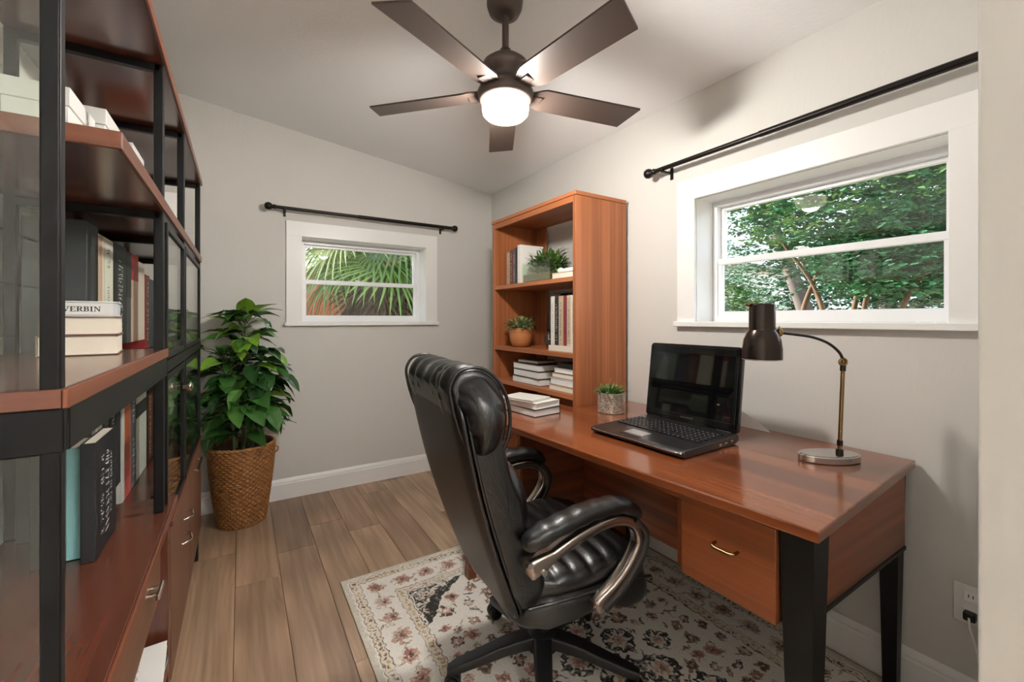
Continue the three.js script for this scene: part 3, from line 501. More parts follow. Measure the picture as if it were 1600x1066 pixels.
// ------------------------------------------------------------------ laptop on the desk (local: hinge at x = 0.345, keyboard side towards -x; z along the width)
{
  const lp = thing('laptop', 'open black laptop with a dark glossy screen on the desk', 'laptop', [1.238, DT, -1.125], 0.02);
  const W = 0.43, D = 0.345, hw = W / 2;
  const deck = phys(srgb(30, 30, 32), 0.3, { clearcoat: 0.5, clearcoatRoughness: 0.15 }), gloss = phys(srgb(14, 14, 15), 0.16, { clearcoat: 0.8, clearcoatRoughness: 0.05 });
  const prof = polyShape([[0, 0.012], [0.01, 0.006], [0.05, 0.004], [D - 0.02, 0.004], [D, 0.012], [D, 0.028], [D - 0.004, 0.031], [0.02, 0.0235], [0.004, 0.021], [0, 0.017]]);
  const b = new THREE.ExtrudeGeometry(prof, { depth: W - 0.012, bevelEnabled: true, bevelSize: 0.003, bevelThickness: 0.006, bevelSegments: 3 }); b.translate(0, 0, -hw + 0.006);
  const body = part(lp, 'base', b, deck);
  part(body, 'front_trim', tube([V(0.012, 0.021, hw - 0.001), V(-0.001, 0.0195, hw - 0.012), V(-0.003, 0.019, 0), V(-0.001, 0.0195, -hw + 0.012), V(0.012, 0.021, -hw + 0.001)], 0.0025, 40, 8), M.chrome, 'silver front edge trim');
  for (const [x, z] of [[0.03, 0.18], [0.03, -0.18], [0.31, 0.18], [0.31, -0.18]]) part(body, 'rubber_foot', lathe([[0, 0.0004], [0.008, 0.0004], [0.008, 0.006], [0, 0.006]], 12).translate(x, 0, z), M.black);
  const dk = (x) => 0.0266 + (x - 0.02) * 0.0242;                 // deck height at depth x
  const slope = Math.atan(0.0242);
  const onDeck = (g, x, z, lift = 0) => { g.rotateZ(slope); g.translate(x, dk(x) + lift, z); return g; };
  part(lp, 'keyboard_tray', onDeck(box(-0.078, 0.082, -0.001, 0.0012, -0.195, 0.195, 0.0008), 0.205, 0), gloss);
  part(lp, 'touchpad', onDeck(box(-0.028, 0.028, -0.001, 0.0012, -0.045, 0.045, 0.0008), 0.068, -0.03), std(srgb(186, 186, 188), 0.3, { metalness: 0.6 }), 'silver touchpad');
  part(lp, 'touchpad_buttons', onDeck(box(-0.008, 0.008, -0.001, 0.0016, -0.045, 0.045, 0.0008), 0.028, -0.03), deck);
  const keyM = std(srgb(24, 24, 26), 0.35), prints = std(srgb(190, 190, 190), 0.6);
  for (let r = 0; r < 6; r++) {
    const n = 19, step = 0.38 / n, dx = r === 5 ? 0.017 : 0.0225; let c = 0;
    while (c < n) {
      let span = 1; if (r === 0 && c === 5) span = 5; if (r === 1 && (c === 0 || c === 12)) span = 2;
      const w = step * span - 0.0028, x = 0.205 - 0.064 + r * 0.0252, z = -0.19 + (c + span / 2) * step;
      const k = part(lp, 'key', onDeck(box(-dx / 2 + 0.0012, dx / 2 - 0.0012, 0, 0.004, -w / 2, w / 2, 0.0012), x, z), keyM);
      if (span === 1) part(k, 'key_print', onDeck(new THREE.BoxGeometry(0.005, 0.0004, 0.0024), x + 0.002, z - 0.003, 0.0041), prints);
      c += span;
    }
  }
  part(lp, 'hinge', merge([rod(V(0.341, 0.033, -0.19), V(0.341, 0.033, -0.13), 0.007), rod(V(0.341, 0.033, 0.13), V(0.341, 0.033, 0.19), 0.007), rod(V(0.343, 0.031, -0.13), V(0.343, 0.031, 0.13), 0.0045)]), M.gunmetal);
  // ports on the right flank
  for (const [x, w, y] of [[0.30, 0.012, 0.016], [0.26, 0.014, 0.015], [0.225, 0.014, 0.014]]) part(body, 'port', box(x - w / 2, x + w / 2, y - 0.003, y + 0.003, hw - 0.002, hw + 0.0012, 0.001), M.chrome, 'bright metal port');
  // lid
  const lid = new THREE.Group(); lid.name = 'screen_lid'; lid.position.set(0.341, 0.033, 0); lid.rotation.z = -0.13; lp.add(lid);
  const lh = 0.325;
  const rs = (w, h, r, x = 0, y = 0) => { const s = new THREE.Shape(); s.moveTo(x + r, y); s.lineTo(x + w - r, y); s.quadraticCurveTo(x + w, y, x + w, y + r); s.lineTo(x + w, y + h - r); s.quadraticCurveTo(x + w, y + h, x + w - r, y + h); s.lineTo(x + r, y + h); s.quadraticCurveTo(x, y + h, x, y + h - r); s.lineTo(x, y + r); s.quadraticCurveTo(x, y, x + r, y); return s; };
  const sh = new THREE.ExtrudeGeometry(rs(W - 0.006, lh, 0.016), { depth: 0.01, bevelEnabled: true, bevelSize: 0.003, bevelThickness: 0.003, bevelSegments: 3 }); sh.translate(-hw + 0.003, 0.003, 0); sh.rotateY(-Math.PI / 2); sh.translate(0.012, 0, 0);
  part(lid, 'lid_shell', sh, gloss);
  part(lid, 'screen', box(-0.0062, -0.004, 0.035, lh - 0.032, -hw + 0.022, hw - 0.022, 0), phys(srgb(10, 10, 11), 0.05, { clearcoat: 1, clearcoatRoughness: 0.02 }), 'dark glossy display');
  part(lid, 'bezel', merge([box(-0.0075, -0.003, lh - 0.033, lh - 0.004, -hw + 0.012, hw - 0.012, 0.001), box(-0.0075, -0.003, 0.014, 0.036, -hw + 0.012, hw - 0.012, 0.001), box(-0.0075, -0.003, 0.014, lh - 0.004, -hw + 0.012, -hw + 0.023, 0.001), box(-0.0075, -0.003, 0.014, lh - 0.004, hw - 0.023, hw - 0.012, 0.001)]), gloss);
  const cam = lathe([[0, 0], [0.005, 0], [0.0055, 0.0012], [0, 0.0018]], 16); cam.rotateZ(Math.PI / 2); cam.translate(-0.0075, lh - 0.018, 0.0); part(lid, 'webcam', cam, M.gunmetal);
  for (let i = 0; i < 8; i++) part(lid, 'badge_letter', box(-0.0083, -0.0072, 0.021, 0.021 + [0.006, 0.005, 0.007, 0.005, 0.007, 0.005, 0.005, 0.006][i], -0.03 + i * 0.0075, -0.03 + i * 0.0075 + (i ? 0.0045 : 0.0068), 0), M.chrome, i ? undefined : 'small silver maker badge strokes');
}

// ------------------------------------------------------------------ desk lamp
{
  const l = thing('desk_lamp', 'bronze desk lamp with domed shade and brass stem on the desk', 'desk lamp', [1.652, DT, -0.648], 0);
  // plane of the arm: local -x' turned so that the arm reaches left across the desk
  const arm = (a, y) => V(-CY * a, y, -SY * a);
  const bs = new THREE.Shape(); bs.absellipse(0, 0, 0.095, 0.05, 0, Math.PI * 2);
  const bg = new THREE.ExtrudeGeometry(bs, { depth: 0.017, bevelEnabled: true, bevelSize: 0.003, bevelThickness: 0.003, bevelSegments: 3, curveSegments: 48 }); bg.rotateX(-Math.PI / 2); bg.translate(0, 0.0035, 0); bg.rotateY(-YAW);
  const base = part(l, 'base', bg, M.chrome, 'polished oval base');
  { const g = bg.clone(); g.scale(0.94, 0.24, 0.94); g.translate(0, 0.0205, 0); part(base, 'base_step', g, M.chrome); }
  const P0 = arm(-0.035, 0.02), P1 = arm(-0.047, 0.315);
  part(l, 'stem', rod(P0, P1, 0.0062, 20), M.brass);
  part(l, 'stem_collar', merge([rod(P0, P0.clone().lerp(P1, 0.06), 0.011, 20), rod(P0.clone().lerp(P1, 0.1), P0.clone().lerp(P1, 0.16), 0.0085, 20), rod(P0.clone().lerp(P1, 0.94), P1, 0.0085, 20)]), M.gunmetal);
  const j = new THREE.TorusGeometry(0.011, 0.0042, 12, 24); j.rotateY(-YAW); j.translate(P1.x, P1.y + 0.012, P1.z); part(l, 'joint', merge([j, new THREE.SphereGeometry(0.006, 12, 10).translate(P1.x, P1.y + 0.012, P1.z)]), M.brass);
  part(l, 'curved_arm', tube([P1.clone().add(V(0, 0.02, 0)), arm(-0.035, 0.358), arm(0.0, 0.388), arm(0.05, 0.408), arm(0.11, 0.418), arm(0.165, 0.424)], 0.0046, 48, 10), M.gunmetal);
  const K = arm(0.165, 0.425); const kn = new THREE.SphereGeometry(0.013, 20, 14); kn.scale(1, 1.1, 1); kn.translate(K.x, K.y, K.z); part(l, 'swivel', merge([kn, new THREE.TorusGeometry(0.018, 0.003, 10, 24).rotateY(0.5).translate(K.x, K.y, K.z), rod(K, arm(0.195, 0.43), 0.006, 12)]), M.brass);
  const C = arm(0.222, 0);
  const shade = lathe([[0.0, 0.520], [0.036, 0.520], [0.039, 0.516], [0.0395, 0.436], [0.041, 0.432], [0.046, 0.424], [0.055, 0.402], [0.0595, 0.372], [0.0595, 0.336], [0.0575, 0.336], [0.0575, 0.372], [0.053, 0.4], [0.044, 0.42], [0.036, 0.43], [0, 0.432]], 48); shade.translate(C.x, 0, C.z); part(l, 'shade', shade, M.gunmetal);
  part(l, 'shade_rim', new THREE.TorusGeometry(0.0588, 0.0016, 8, 48).rotateX(Math.PI / 2).translate(C.x, 0.336, C.z), M.chrome);
  part(l, 'bulb', new THREE.SphereGeometry(0.024, 20, 16).scale(1, 1.3, 1).translate(C.x, 0.392, C.z), std(srgb(238, 236, 230), 0.35));
  part(l, 'switch', rod(arm(0.255, 0.522), arm(0.272, 0.516), 0.006, 10), M.brass);
}

// ------------------------------------------------------------------ leafy clumps for the small pots
const leafGreen = [phys(srgb(92, 132, 58), 0.6, { transmission: 0.25, thickness: 0 }), phys(srgb(92, 132, 58), 0.6, { transmission: 0.25, thickness: 0 }), phys(srgb(138, 160, 104), 0.65, { transmission: 0.25, thickness: 0 })];
function blade(L, w, bend, seg = 3) { return gridGeo(2, seg, (u, v) => [(u - 0.5) * 2 * w * Math.sin(Math.PI * Math.min(1, 0.12 + v * 0.88)) * (v > 0.98 ? 0.05 : 1), L * v - bend * v * v * 0.35 + Math.abs(u - 0.5) * w * 0.4, bend * v * v]); }
function clump(n, R, hgt, L, w, sprigs = 1) {
  const out = [];
  for (let i = 0; i < n; i++) {
    const a = rr(0, 6.283), rad = R * Math.sqrt(rnd()), lean = rr(0.1, 0.5) + rad / R * 0.75, g = blade(L * rr(0.6, 1.2), w * rr(0.7, 1.2), L * rr(0.1, 0.5));
    g.rotateX(lean * (sprigs ? rr(0.5, 1.6) : 1)); g.rotateY(a + rr(-0.6, 0.6)); const y = hgt * rnd() * (1 - 0.55 * (rad / R) ** 2);
    g.translate(Math.sin(a) * rad * (0.55 + 0.45 * y / Math.max(hgt, 1e-3)), y, Math.cos(a) * rad * (0.55 + 0.45 * y / Math.max(hgt, 1e-3))); out.push(g);
  }
  return merge(out);
}
// plant in a silver glass pot on the desk
{
  const t = thing('potted_plant', 'small green plant in a mottled silver glass pot on the desk', 'potted plant', [1.585, DT, -1.575]);
  const sil = dataTex(128, 128, (u, v) => { const g = nz(u * 26, v * 26, 26, 26), k = 150 + 90 * (g > 0.55 ? 1 : g); return [k, k * 0.97, k * 0.93]; }, true, [3, 9]);
  part(t, 'pot', lathe([[0, 0.0005], [0.066, 0.0005], [0.069, 0.003], [0.07, 0.1], [0.0695, 0.102], [0.066, 0.102], [0.0655, 0.092], [0, 0.092]], 40), phys(srgb(214, 208, 200), 0.22, { map: sil, metalness: 0.35, clearcoat: 0.8 }));
  part(t, 'soil', lathe([[0, 0.094], [0.064, 0.0935]], 24), M.soil);
  part(t, 'foliage', clump(150, 0.085, 0.03, 0.042, 0.0055).translate(0, 0.09, 0), leafGreen[0]);
  part(t, 'foliage', clump(90, 0.08, 0.02, 0.038, 0.005).translate(0, 0.088, 0), leafGreen[0]);
  part(t, 'tendril', tube([V(-0.02, 0.095, 0.02), V(-0.03, 0.15, 0.02), V(-0.02, 0.175, 0.02), V(0.0, 0.165, 0.02), V(0.0, 0.13, 0.02)], 0.0016, 24, 6), std(srgb(150, 120, 84), 0.7));
}
// white orchid spray behind the laptop, and a sheet in place of the wall sun patch
{
  const t = thing('orchid_spray', 'white orchid stem in a slim vase behind the laptop', 'flower', [1.80, DT, -1.44]);
  part(t, 'vase', lathe([[0, 0.0005], [0.03, 0.0005], [0.036, 0.02], [0.03, 0.06], [0.016, 0.09], [0.018, 0.1], [0.014, 0.1], [0.012, 0.09], [0, 0.08]], 24), std(srgb(236, 232, 222), 0.3));
  part(t, 'stem', tube([V(0, 0.085, 0), V(0.002, 0.16, -0.005), V(-0.005, 0.22, -0.012), V(-0.008, 0.27, -0.025)], 0.0022, 24, 6), std(srgb(120, 108, 80), 0.6));
  const pet = phys(srgb(240, 236, 228), 0.6, { transmission: 0.2, thickness: 0 });
  for (const [y, z, s, a] of [[0.235, -0.035, 1, 0.2], [0.18, -0.02, 0.9, -0.5], [0.125, -0.016, 0.7, 0.6]]) {
    const gs = []; for (let k = 0; k < 5; k++) { const g = blade(0.036 * s, 0.012 * s, 0.006, 4); g.rotateZ(k / 5 * 6.283 + a); gs.push(g); }
    const m = merge(gs); m.rotateY(-0.9); m.translate(-0.012, y, z); part(t, 'bloom', m, pet);
  }
}
{
  const t = thing('sun_patch_sheet', 'white curved sheet standing in for the sun patch on the wall behind the laptop', 'sun_patch', [1.845, DT, -1.10]);
  const s = new THREE.Shape(); s.moveTo(-0.17, 0.001); s.lineTo(0.17, 0.001); s.quadraticCurveTo(0.04, 0.085, -0.1, 0.1); s.quadraticCurveTo(-0.17, 0.09, -0.17, 0.001);  // added white shape in place of sunlight falling on the wall
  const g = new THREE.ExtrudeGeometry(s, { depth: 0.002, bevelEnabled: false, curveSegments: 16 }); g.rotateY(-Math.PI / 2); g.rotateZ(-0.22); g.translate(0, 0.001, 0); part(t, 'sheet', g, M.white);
}
// ------------------------------------------------------------------ wall outlet with a plug
{
  const z = -0.368, y = 0.365, t = thing('wall_outlet', 'white wall outlet with a black plug above the baseboard', 'outlet', [XR, y, z]);
  part(t, 'cover_plate', box(-0.006, 0, -0.06, 0.06, -0.04, 0.04, 0.003), M.white);
  part(t, 'socket', box(-0.0085, -0.005, 0.012, 0.042, -0.016, 0.016, 0.004), M.trim); part(t, 'socket', box(-0.0085, -0.005, -0.042, -0.012, -0.016, 0.016, 0.004), M.trim);
  part(t, 'slot', merge([box(-0.009, -0.0082, 0.024, 0.034, 0.004, 0.006, 0), box(-0.009, -0.0082, 0.024, 0.034, -0.006, -0.004, 0)]), M.black);
  part(t, 'plug', box(-0.032, -0.008, -0.04, -0.014, -0.014, 0.014, 0.005, 2), M.black);
  part(t, 'cord', tube([V(-0.03, -0.028, 0), V(-0.045, -0.05, 0.004), V(-0.04, -0.12, 0.02), V(-0.03, -0.22, 0.03), V(-0.03, -0.31, 0.05), V(-0.04, -0.345, 0.1)], 0.003, 40, 8), M.white);
}

// ------------------------------------------------------------------ books
function inkTex(bg, ink, w, h, rows, seedv, dense = 1) {   // rows of small illegible glyph strokes, as printed spines show from here
  const cv = document.createElement('canvas'); cv.width = w; cv.height = h; const c = cv.getContext('2d'); c.fillStyle = bg; c.fillRect(0, 0, w, h);
  const keep = seed; seed = seedv; c.strokeStyle = ink; c.lineCap = 'round';
  for (const [x0, x1, y0, y1] of rows) { c.lineWidth = Math.max(1.6, (x1 - x0) * 0.11); let y = y0; while (y < y1) { const st = (x1 - x0) * rr(0.5, 0.8); if (rnd() < 0.12 / dense) { y += st; continue; } for (let k = 0; k < 3; k++) { c.beginPath(); const v = rnd() < 0.5; c.moveTo(rr(x0, x1), y + rr(0, st * 0.7)); if (v) c.lineTo(rnd() < 0.5 ? x0 : x1, y + rr(0, st * 0.7)); else c.lineTo(rr(x0, x1), y + rnd() * st * 0.7); c.stroke(); } y += st; } }
  seed = keep; const t = new THREE.CanvasTexture(cv); t.colorSpace = THREE.SRGBColorSpace; t.magFilter = THREE.LinearFilter; return t;
}
const coverCache = {};
const cover = (hex, rough = 0.5) => coverCache[hex + rough] ??= std(new THREE.Color(hex), rough);
// a book: spine towards local +x at x = 0, pages to -x, thickness along z (centred), standing on y = 0
function makeBook(name, label, T, Hh, D, hex, opt = {}) {
  const b = thing(name, label, 'book', [0, 0, 0], 0, opt.group);
  const m = cover(hex, opt.rough ?? 0.5), e = 0.0025;
  const sp = box(-0.006, 0, 0.0003, Hh, -T / 2, T / 2, opt.round ? 0.0055 : 0.0022, 2);
  const cv = part(b, 'cover', merge([sp, box(-D, -0.003, 0.0003, Hh, -T / 2, -T / 2 + e, 0.0008), box(-D, -0.003, 0.0003, Hh, T / 2 - e, T / 2, 0.0008)]), m);
  part(b, 'pages', box(-D + 0.004, -0.004, 0.003, Hh - 0.003, -T / 2 + e, T / 2 - e, 0), M.pages);
  if (opt.band) part(cv, 'spine_band', box(-0.004, 0.0005, Hh * opt.band[0], Hh * opt.band[1], -T / 2 - 0.0003, T / 2 + 0.0003, 0.0008), cover(opt.band[2]));
  if (opt.ink) { const g = new THREE.PlaneGeometry(T * 0.86, Hh * 0.9); g.rotateY(Math.PI / 2); g.translate(0.0007, Hh * 0.5, 0); part(cv, 'spine_print', g, std(lin(1, 1, 1), 0.5, { map: opt.ink })); }
  return b;
}
// lying flat: fore edge towards local +x, cover up
function lyingBook(label, T, L, D, hex, opt = {}) {
  const b = thing('book', label, 'book', [0, 0, 0], 0, opt.group);
  const m = cover(hex, opt.rough ?? 0.5), e = 0.0028;
  part(b, 'cover', merge([box(-D, 0, 0.0002, e, -L / 2, L / 2, 0.0008), box(-D, 0, T - e, T, -L / 2, L / 2, 0.0008), box(-D, -D + 0.005, 0.0002, T, -L / 2, L / 2, 0.002)]), m);
  part(b, 'pages', box(-D + 0.004, -0.003, e, T - e, -L / 2 + 0.003, L / 2 - 0.003, 0), opt.pages ?? M.pages);
  return b;
}
const at = (o, x, y, z, ry = 0, rx = 0) => { o.position.set(x, y, z); o.rotation.set(rx, ry, 0, 'YXZ'); return o; };
const ink = {
  a: inkTex('#26262a', '#d8d6d2', 64, 320, [[20, 44, 20, 300]], 1), b: inkTex('#e2dccf', '#2b2826', 64, 320, [[22, 42, 14, 70], [26, 38, 140, 300]], 2), c: inkTex('#1d1c1e', '#b9b6b0', 64, 320, [[10, 26, 16, 300], [38, 54, 16, 260]], 3),
  d: inkTex('#6b3a2c', '#e4cda4', 64, 320, [[18, 44, 18, 300]], 4), e: inkTex('#d9d3c8', '#6f6a64', 64, 320, [[22, 40, 30, 250]], 5), f: inkTex('#5c5a60', '#d6d4d8', 64, 320, [[18, 44, 30, 290]], 6), g: inkTex('#b8a48c', '#4a3b30', 64, 320, [[20, 42, 18, 300]], 7),
};
// right bookcase, upper shelf: four upright books, facing the room (spine towards -x)
{
  const y = 1.4825, xs = BC.x0 + 0.055; let z = BC.z0 + 0.10;
  for (const [T, h, hex, ik, lb] of [[0.042, 0.235, '#9c7a66', ink.g, 'tan book leaning by the leafy planter on the top shelf'], [0.036, 0.24, '#6b3a2c', ink.d, 'rust brown book with pale lettering on the top shelf'], [0.03, 0.245, '#4a4650', ink.f, 'slim grey book on the top shelf of the open bookcase'], [0.02, 0.25, '#2b2b33', null, 'very thin black book on the top shelf of the open bookcase'], [0.034, 0.262, '#e9e6e1', null, 'plain white book next to the leafy planter on the top shelf']]) {
    const b = makeBook('book', lb, T, h, 0.19, hex, { ink: ik }); at(b, xs, y, z + T / 2, Math.PI); z += T + 0.0025;
  }
  // glass planter with bushy plant
  const p = thing('potted_plant', 'bushy green plant in a clear glass box on the bookcase top shelf', 'potted plant', [BC.x0 + 0.125, y, z + 0.168]);
  part(p, 'glass_box', merge([box(-0.07, 0.07, 0.0005, 0.008, -0.15, 0.15, 0.001), box(-0.07, -0.065, 0.008, 0.13, -0.15, 0.15, 0.001), box(0.065, 0.07, 0.008, 0.13, -0.15, 0.15, 0.001), box(-0.065, 0.065, 0.008, 0.13, -0.15, -0.145, 0.001), box(-0.065, 0.065, 0.008, 0.13, 0.145, 0.15, 0.001)]), M.cabGlass);
  part(p, 'moss', merge([box(-0.064, 0.064, 0.009, 0.055, -0.144, 0.144, 0.004)]), std(srgb(92, 84, 46), 0.95));
  const fo = []; for (let i = 0; i < 3; i++) fo.push(clump(150, 0.085, 0.13, 0.05, 0.0075).translate(0.01, 0.07, -0.06 + i * 0.085)); const fg = merge(fo); part(p, 'foliage', fg, leafGreen[0]);
  const f2 = []; for (let i = 0; i < 3; i++) f2.push(clump(100, 0.08, 0.11, 0.05, 0.008).translate(0.02, 0.06, -0.055 + i * 0.08)); part(p, 'foliage', merge(f2), leafGreen[0]);
  // rolled white cloth on pale books
  const zz = BC.z1 - 0.135;
  at(lyingBook('cream book lying under the white figurine on the top shelf', 0.034, 0.2, 0.13, '#d8cbb6', {}), BC.x0 + 0.02, y, zz, Math.PI);
  const r = thing('figurine', 'white reclining ceramic figurine on the cream book', 'ornament', [BC.x0 + 0.07, y + 0.0345, zz]);
  part(r, 'body', puff([[-0.02, 0.0], [-0.024, 0.012], [-0.012, 0.024], [0.008, 0.026], [0.022, 0.014], [0.02, 0.0]], 0, 0.085, { p: 3, q: 2, nu: 32 }), M.white);
  part(r, 'head', new THREE.SphereGeometry(0.024, 20, 14).scale(1, 1.15, 1).translate(0, 0.042, 0.062), M.white); part(r, 'foot', new THREE.SphereGeometry(0.018, 16, 12).scale(1, 1, 1.3).translate(0, 0.016, -0.078), M.white);
}
// second shelf: terracotta wood pot plant, black clock, book row in a stand
{
  const y = 1.0645;
  const p = thing('potted_plant', 'grey green plant in a tan wooden bowl on the middle shelf', 'potted plant', [BC.x0 + 0.1, y, BC.z0 + 0.21]);
  part(p, 'pot', lathe([[0, 0.0005], [0.045, 0.0005], [0.06, 0.01], [0.074, 0.05], [0.08, 0.1], [0.08, 0.125], [0.076, 0.127], [0.073, 0.115], [0, 0.112]], 36), std(srgb(206, 136, 82), 0.5, { map: woodFine }));
  part(p, 'soil', lathe([[0, 0.115], [0.073, 0.1145]], 24), M.soil);
  part(p, 'foliage', clump(230, 0.12, 0.08, 0.045, 0.0065).translate(0, 0.115, 0), leafGreen[2]); part(p, 'foliage', clump(120, 0.11, 0.06, 0.045, 0.007).translate(0, 0.112, 0), leafGreen[2]);
  const c = thing('desk_clock', 'small round black clock on the middle bookcase shelf', 'clock', [BC.x0 + 0.20, y, BC.z0 + 0.46]);
  const dr = lathe([[0, -0.05], [0.05, -0.05], [0.056, -0.045], [0.056, 0.045], [0.05, 0.05], [0, 0.05]], 36); dr.rotateZ(Math.PI / 2); dr.translate(0, 0.059, 0); part(c, 'case', dr, M.black);
  const fc = lathe([[0, 0], [0.044, 0], [0.044, 0.002], [0, 0.002]], 36); fc.rotateZ(Math.PI / 2); fc.translate(-0.05, 0.059, 0); const fm = part(c, 'dial', fc, std(srgb(52, 46, 40), 0.3)); part(fm, 'hand', merge([box(-0.0535, -0.0525, 0.058, 0.09, -0.0015, 0.0015, 0), box(-0.0535, -0.0525, 0.0575, 0.0605, -0.002, 0.022, 0)]), M.white);
  part(c, 'stand', box(-0.035, 0.035, 0.0003, 0.012, -0.035, 0.035, 0.004), M.black);
  const s = thing('book_stand', 'black framed book stand with a pale base on the middle shelf', 'book stand', [BC.x0 + 0.03, y, BC.z1 - 0.155]);
  part(s, 'base', box(0, 0.2, 0.0003, 0.034, -0.125, 0.125, 0.002), std(srgb(216, 208, 196), 0.6)); const sd = polyShape([[0.01, 0.034], [0.19, 0.034], [0.19, 0.33], [0.1, 0.34], [0.06, 0.3], [0.02, 0.16]]); const sg = new THREE.ExtrudeGeometry(sd, { depth: 0.005, bevelEnabled: false }); sg.translate(0, 0, -0.125); part(s, 'end_plate', sg, M.black); part(s, 'top_bar', box(0.02, 0.19, 0.336, 0.344, -0.125, 0.12, 0.002), M.black);
  let z = BC.z1 - 0.155 - 0.118;
  for (const [T, hex, ik, lb] of [[0.036, '#cfc9be', ink.e, 'pale grey book in the black book stand'], [0.034, '#2c2a2a', ink.a, 'black book with white lettering in the book stand'], [0.042, '#b59a80', ink.g, 'tan book in the black book stand'], [0.028, '#7d3038', null, 'maroon book in the black book stand'], [0.034, '#c9bba6', ink.g, 'beige patterned book in the black book stand'], [0.03, '#ddd8ce', ink.e, 'off white book at the end of the black book stand']]) { const b = makeBook('book', lb, T, 0.285, 0.16, hex, { ink: ik }); at(b, BC.x0 + 0.042, y + 0.0345, z + T / 2, Math.PI); z += T + 0.002; }
}
// third shelf: two lying stacks
{
  let y = 0.8385; const zl = BC.z0 + 0.37;
  for (const [T, L, D, hex, lb] of [[0.042, 0.3, 0.2, '#3b2d28', 'bottom white paged book of the stack with the brown notebook'], [0.045, 0.3, 0.2, '#2b2524', 'middle white paged book of the stack with the brown notebook'], [0.04, 0.3, 0.2, '#2e2a2a', 'third white paged book under the brown notebook']]) { at(lyingBook(lb, T, L, D, hex, { pages: M.white }), BC.x0 + 0.03, y, zl, Math.PI + rr(-0.04, 0.04)); y += T + 0.0008; }
  at(lyingBook('small brown notebook on top of the white book stack', 0.018, 0.2, 0.15, '#7a6450'), BC.x0 + 0.06, y, zl - 0.02, Math.PI + 0.1);
  y = 0.8385; const zr = BC.z1 - 0.16;
  let k = 0; for (const [T, L, D, hex, pg, lb] of [[0.034, 0.235, 0.2, '#b79c88', M.pages, 'tan book at the bottom of the mixed stack'], [0.036, 0.235, 0.2, '#e4ddd4', M.white, 'white book second from the bottom of the mixed stack'], [0.03, 0.22, 0.19, '#5b3b34', M.pages, 'dark maroon book in the mixed stack'], [0.026, 0.2, 0.18, '#e8e4de', M.white, 'white book below the black case of the mixed stack'], [0.03, 0.17, 0.15, '#1d1c1d', cover('#2a2828'), 'black case on top of the mixed stack']]) { at(lyingBook(lb, T, L, D, hex, { pages: pg }), BC.x0 + 0.03 + 0.006 * k, y, zr + 0.004 * k, Math.PI + rr(-0.03, 0.03)); y += T + 0.0008; k++; }
}
// white books on the desk's far end
{
  let y = DT + 0.0005;
  for (const [T, L, D, dx, a, lb] of [[0.034, 0.235, 0.17, 0, 0.1, 'white paged dark book at the bottom of the desk stack'], [0.03, 0.23, 0.17, 0.0, 0.18, 'middle white book of the stack on the desk end'], [0.012, 0.2, 0.15, -0.02, 0.3, 'thin pale booklet on top of the stack on the desk end']]) { at(lyingBook(lb, T, L, D, T < 0.02 ? '#cfccc6' : y < DT + 0.01 ? '#26262a' : '#e6e3dd', { pages: M.white }), 1.17 + dx, y, -1.79, Math.PI + a); y += T + 0.0008; }
}

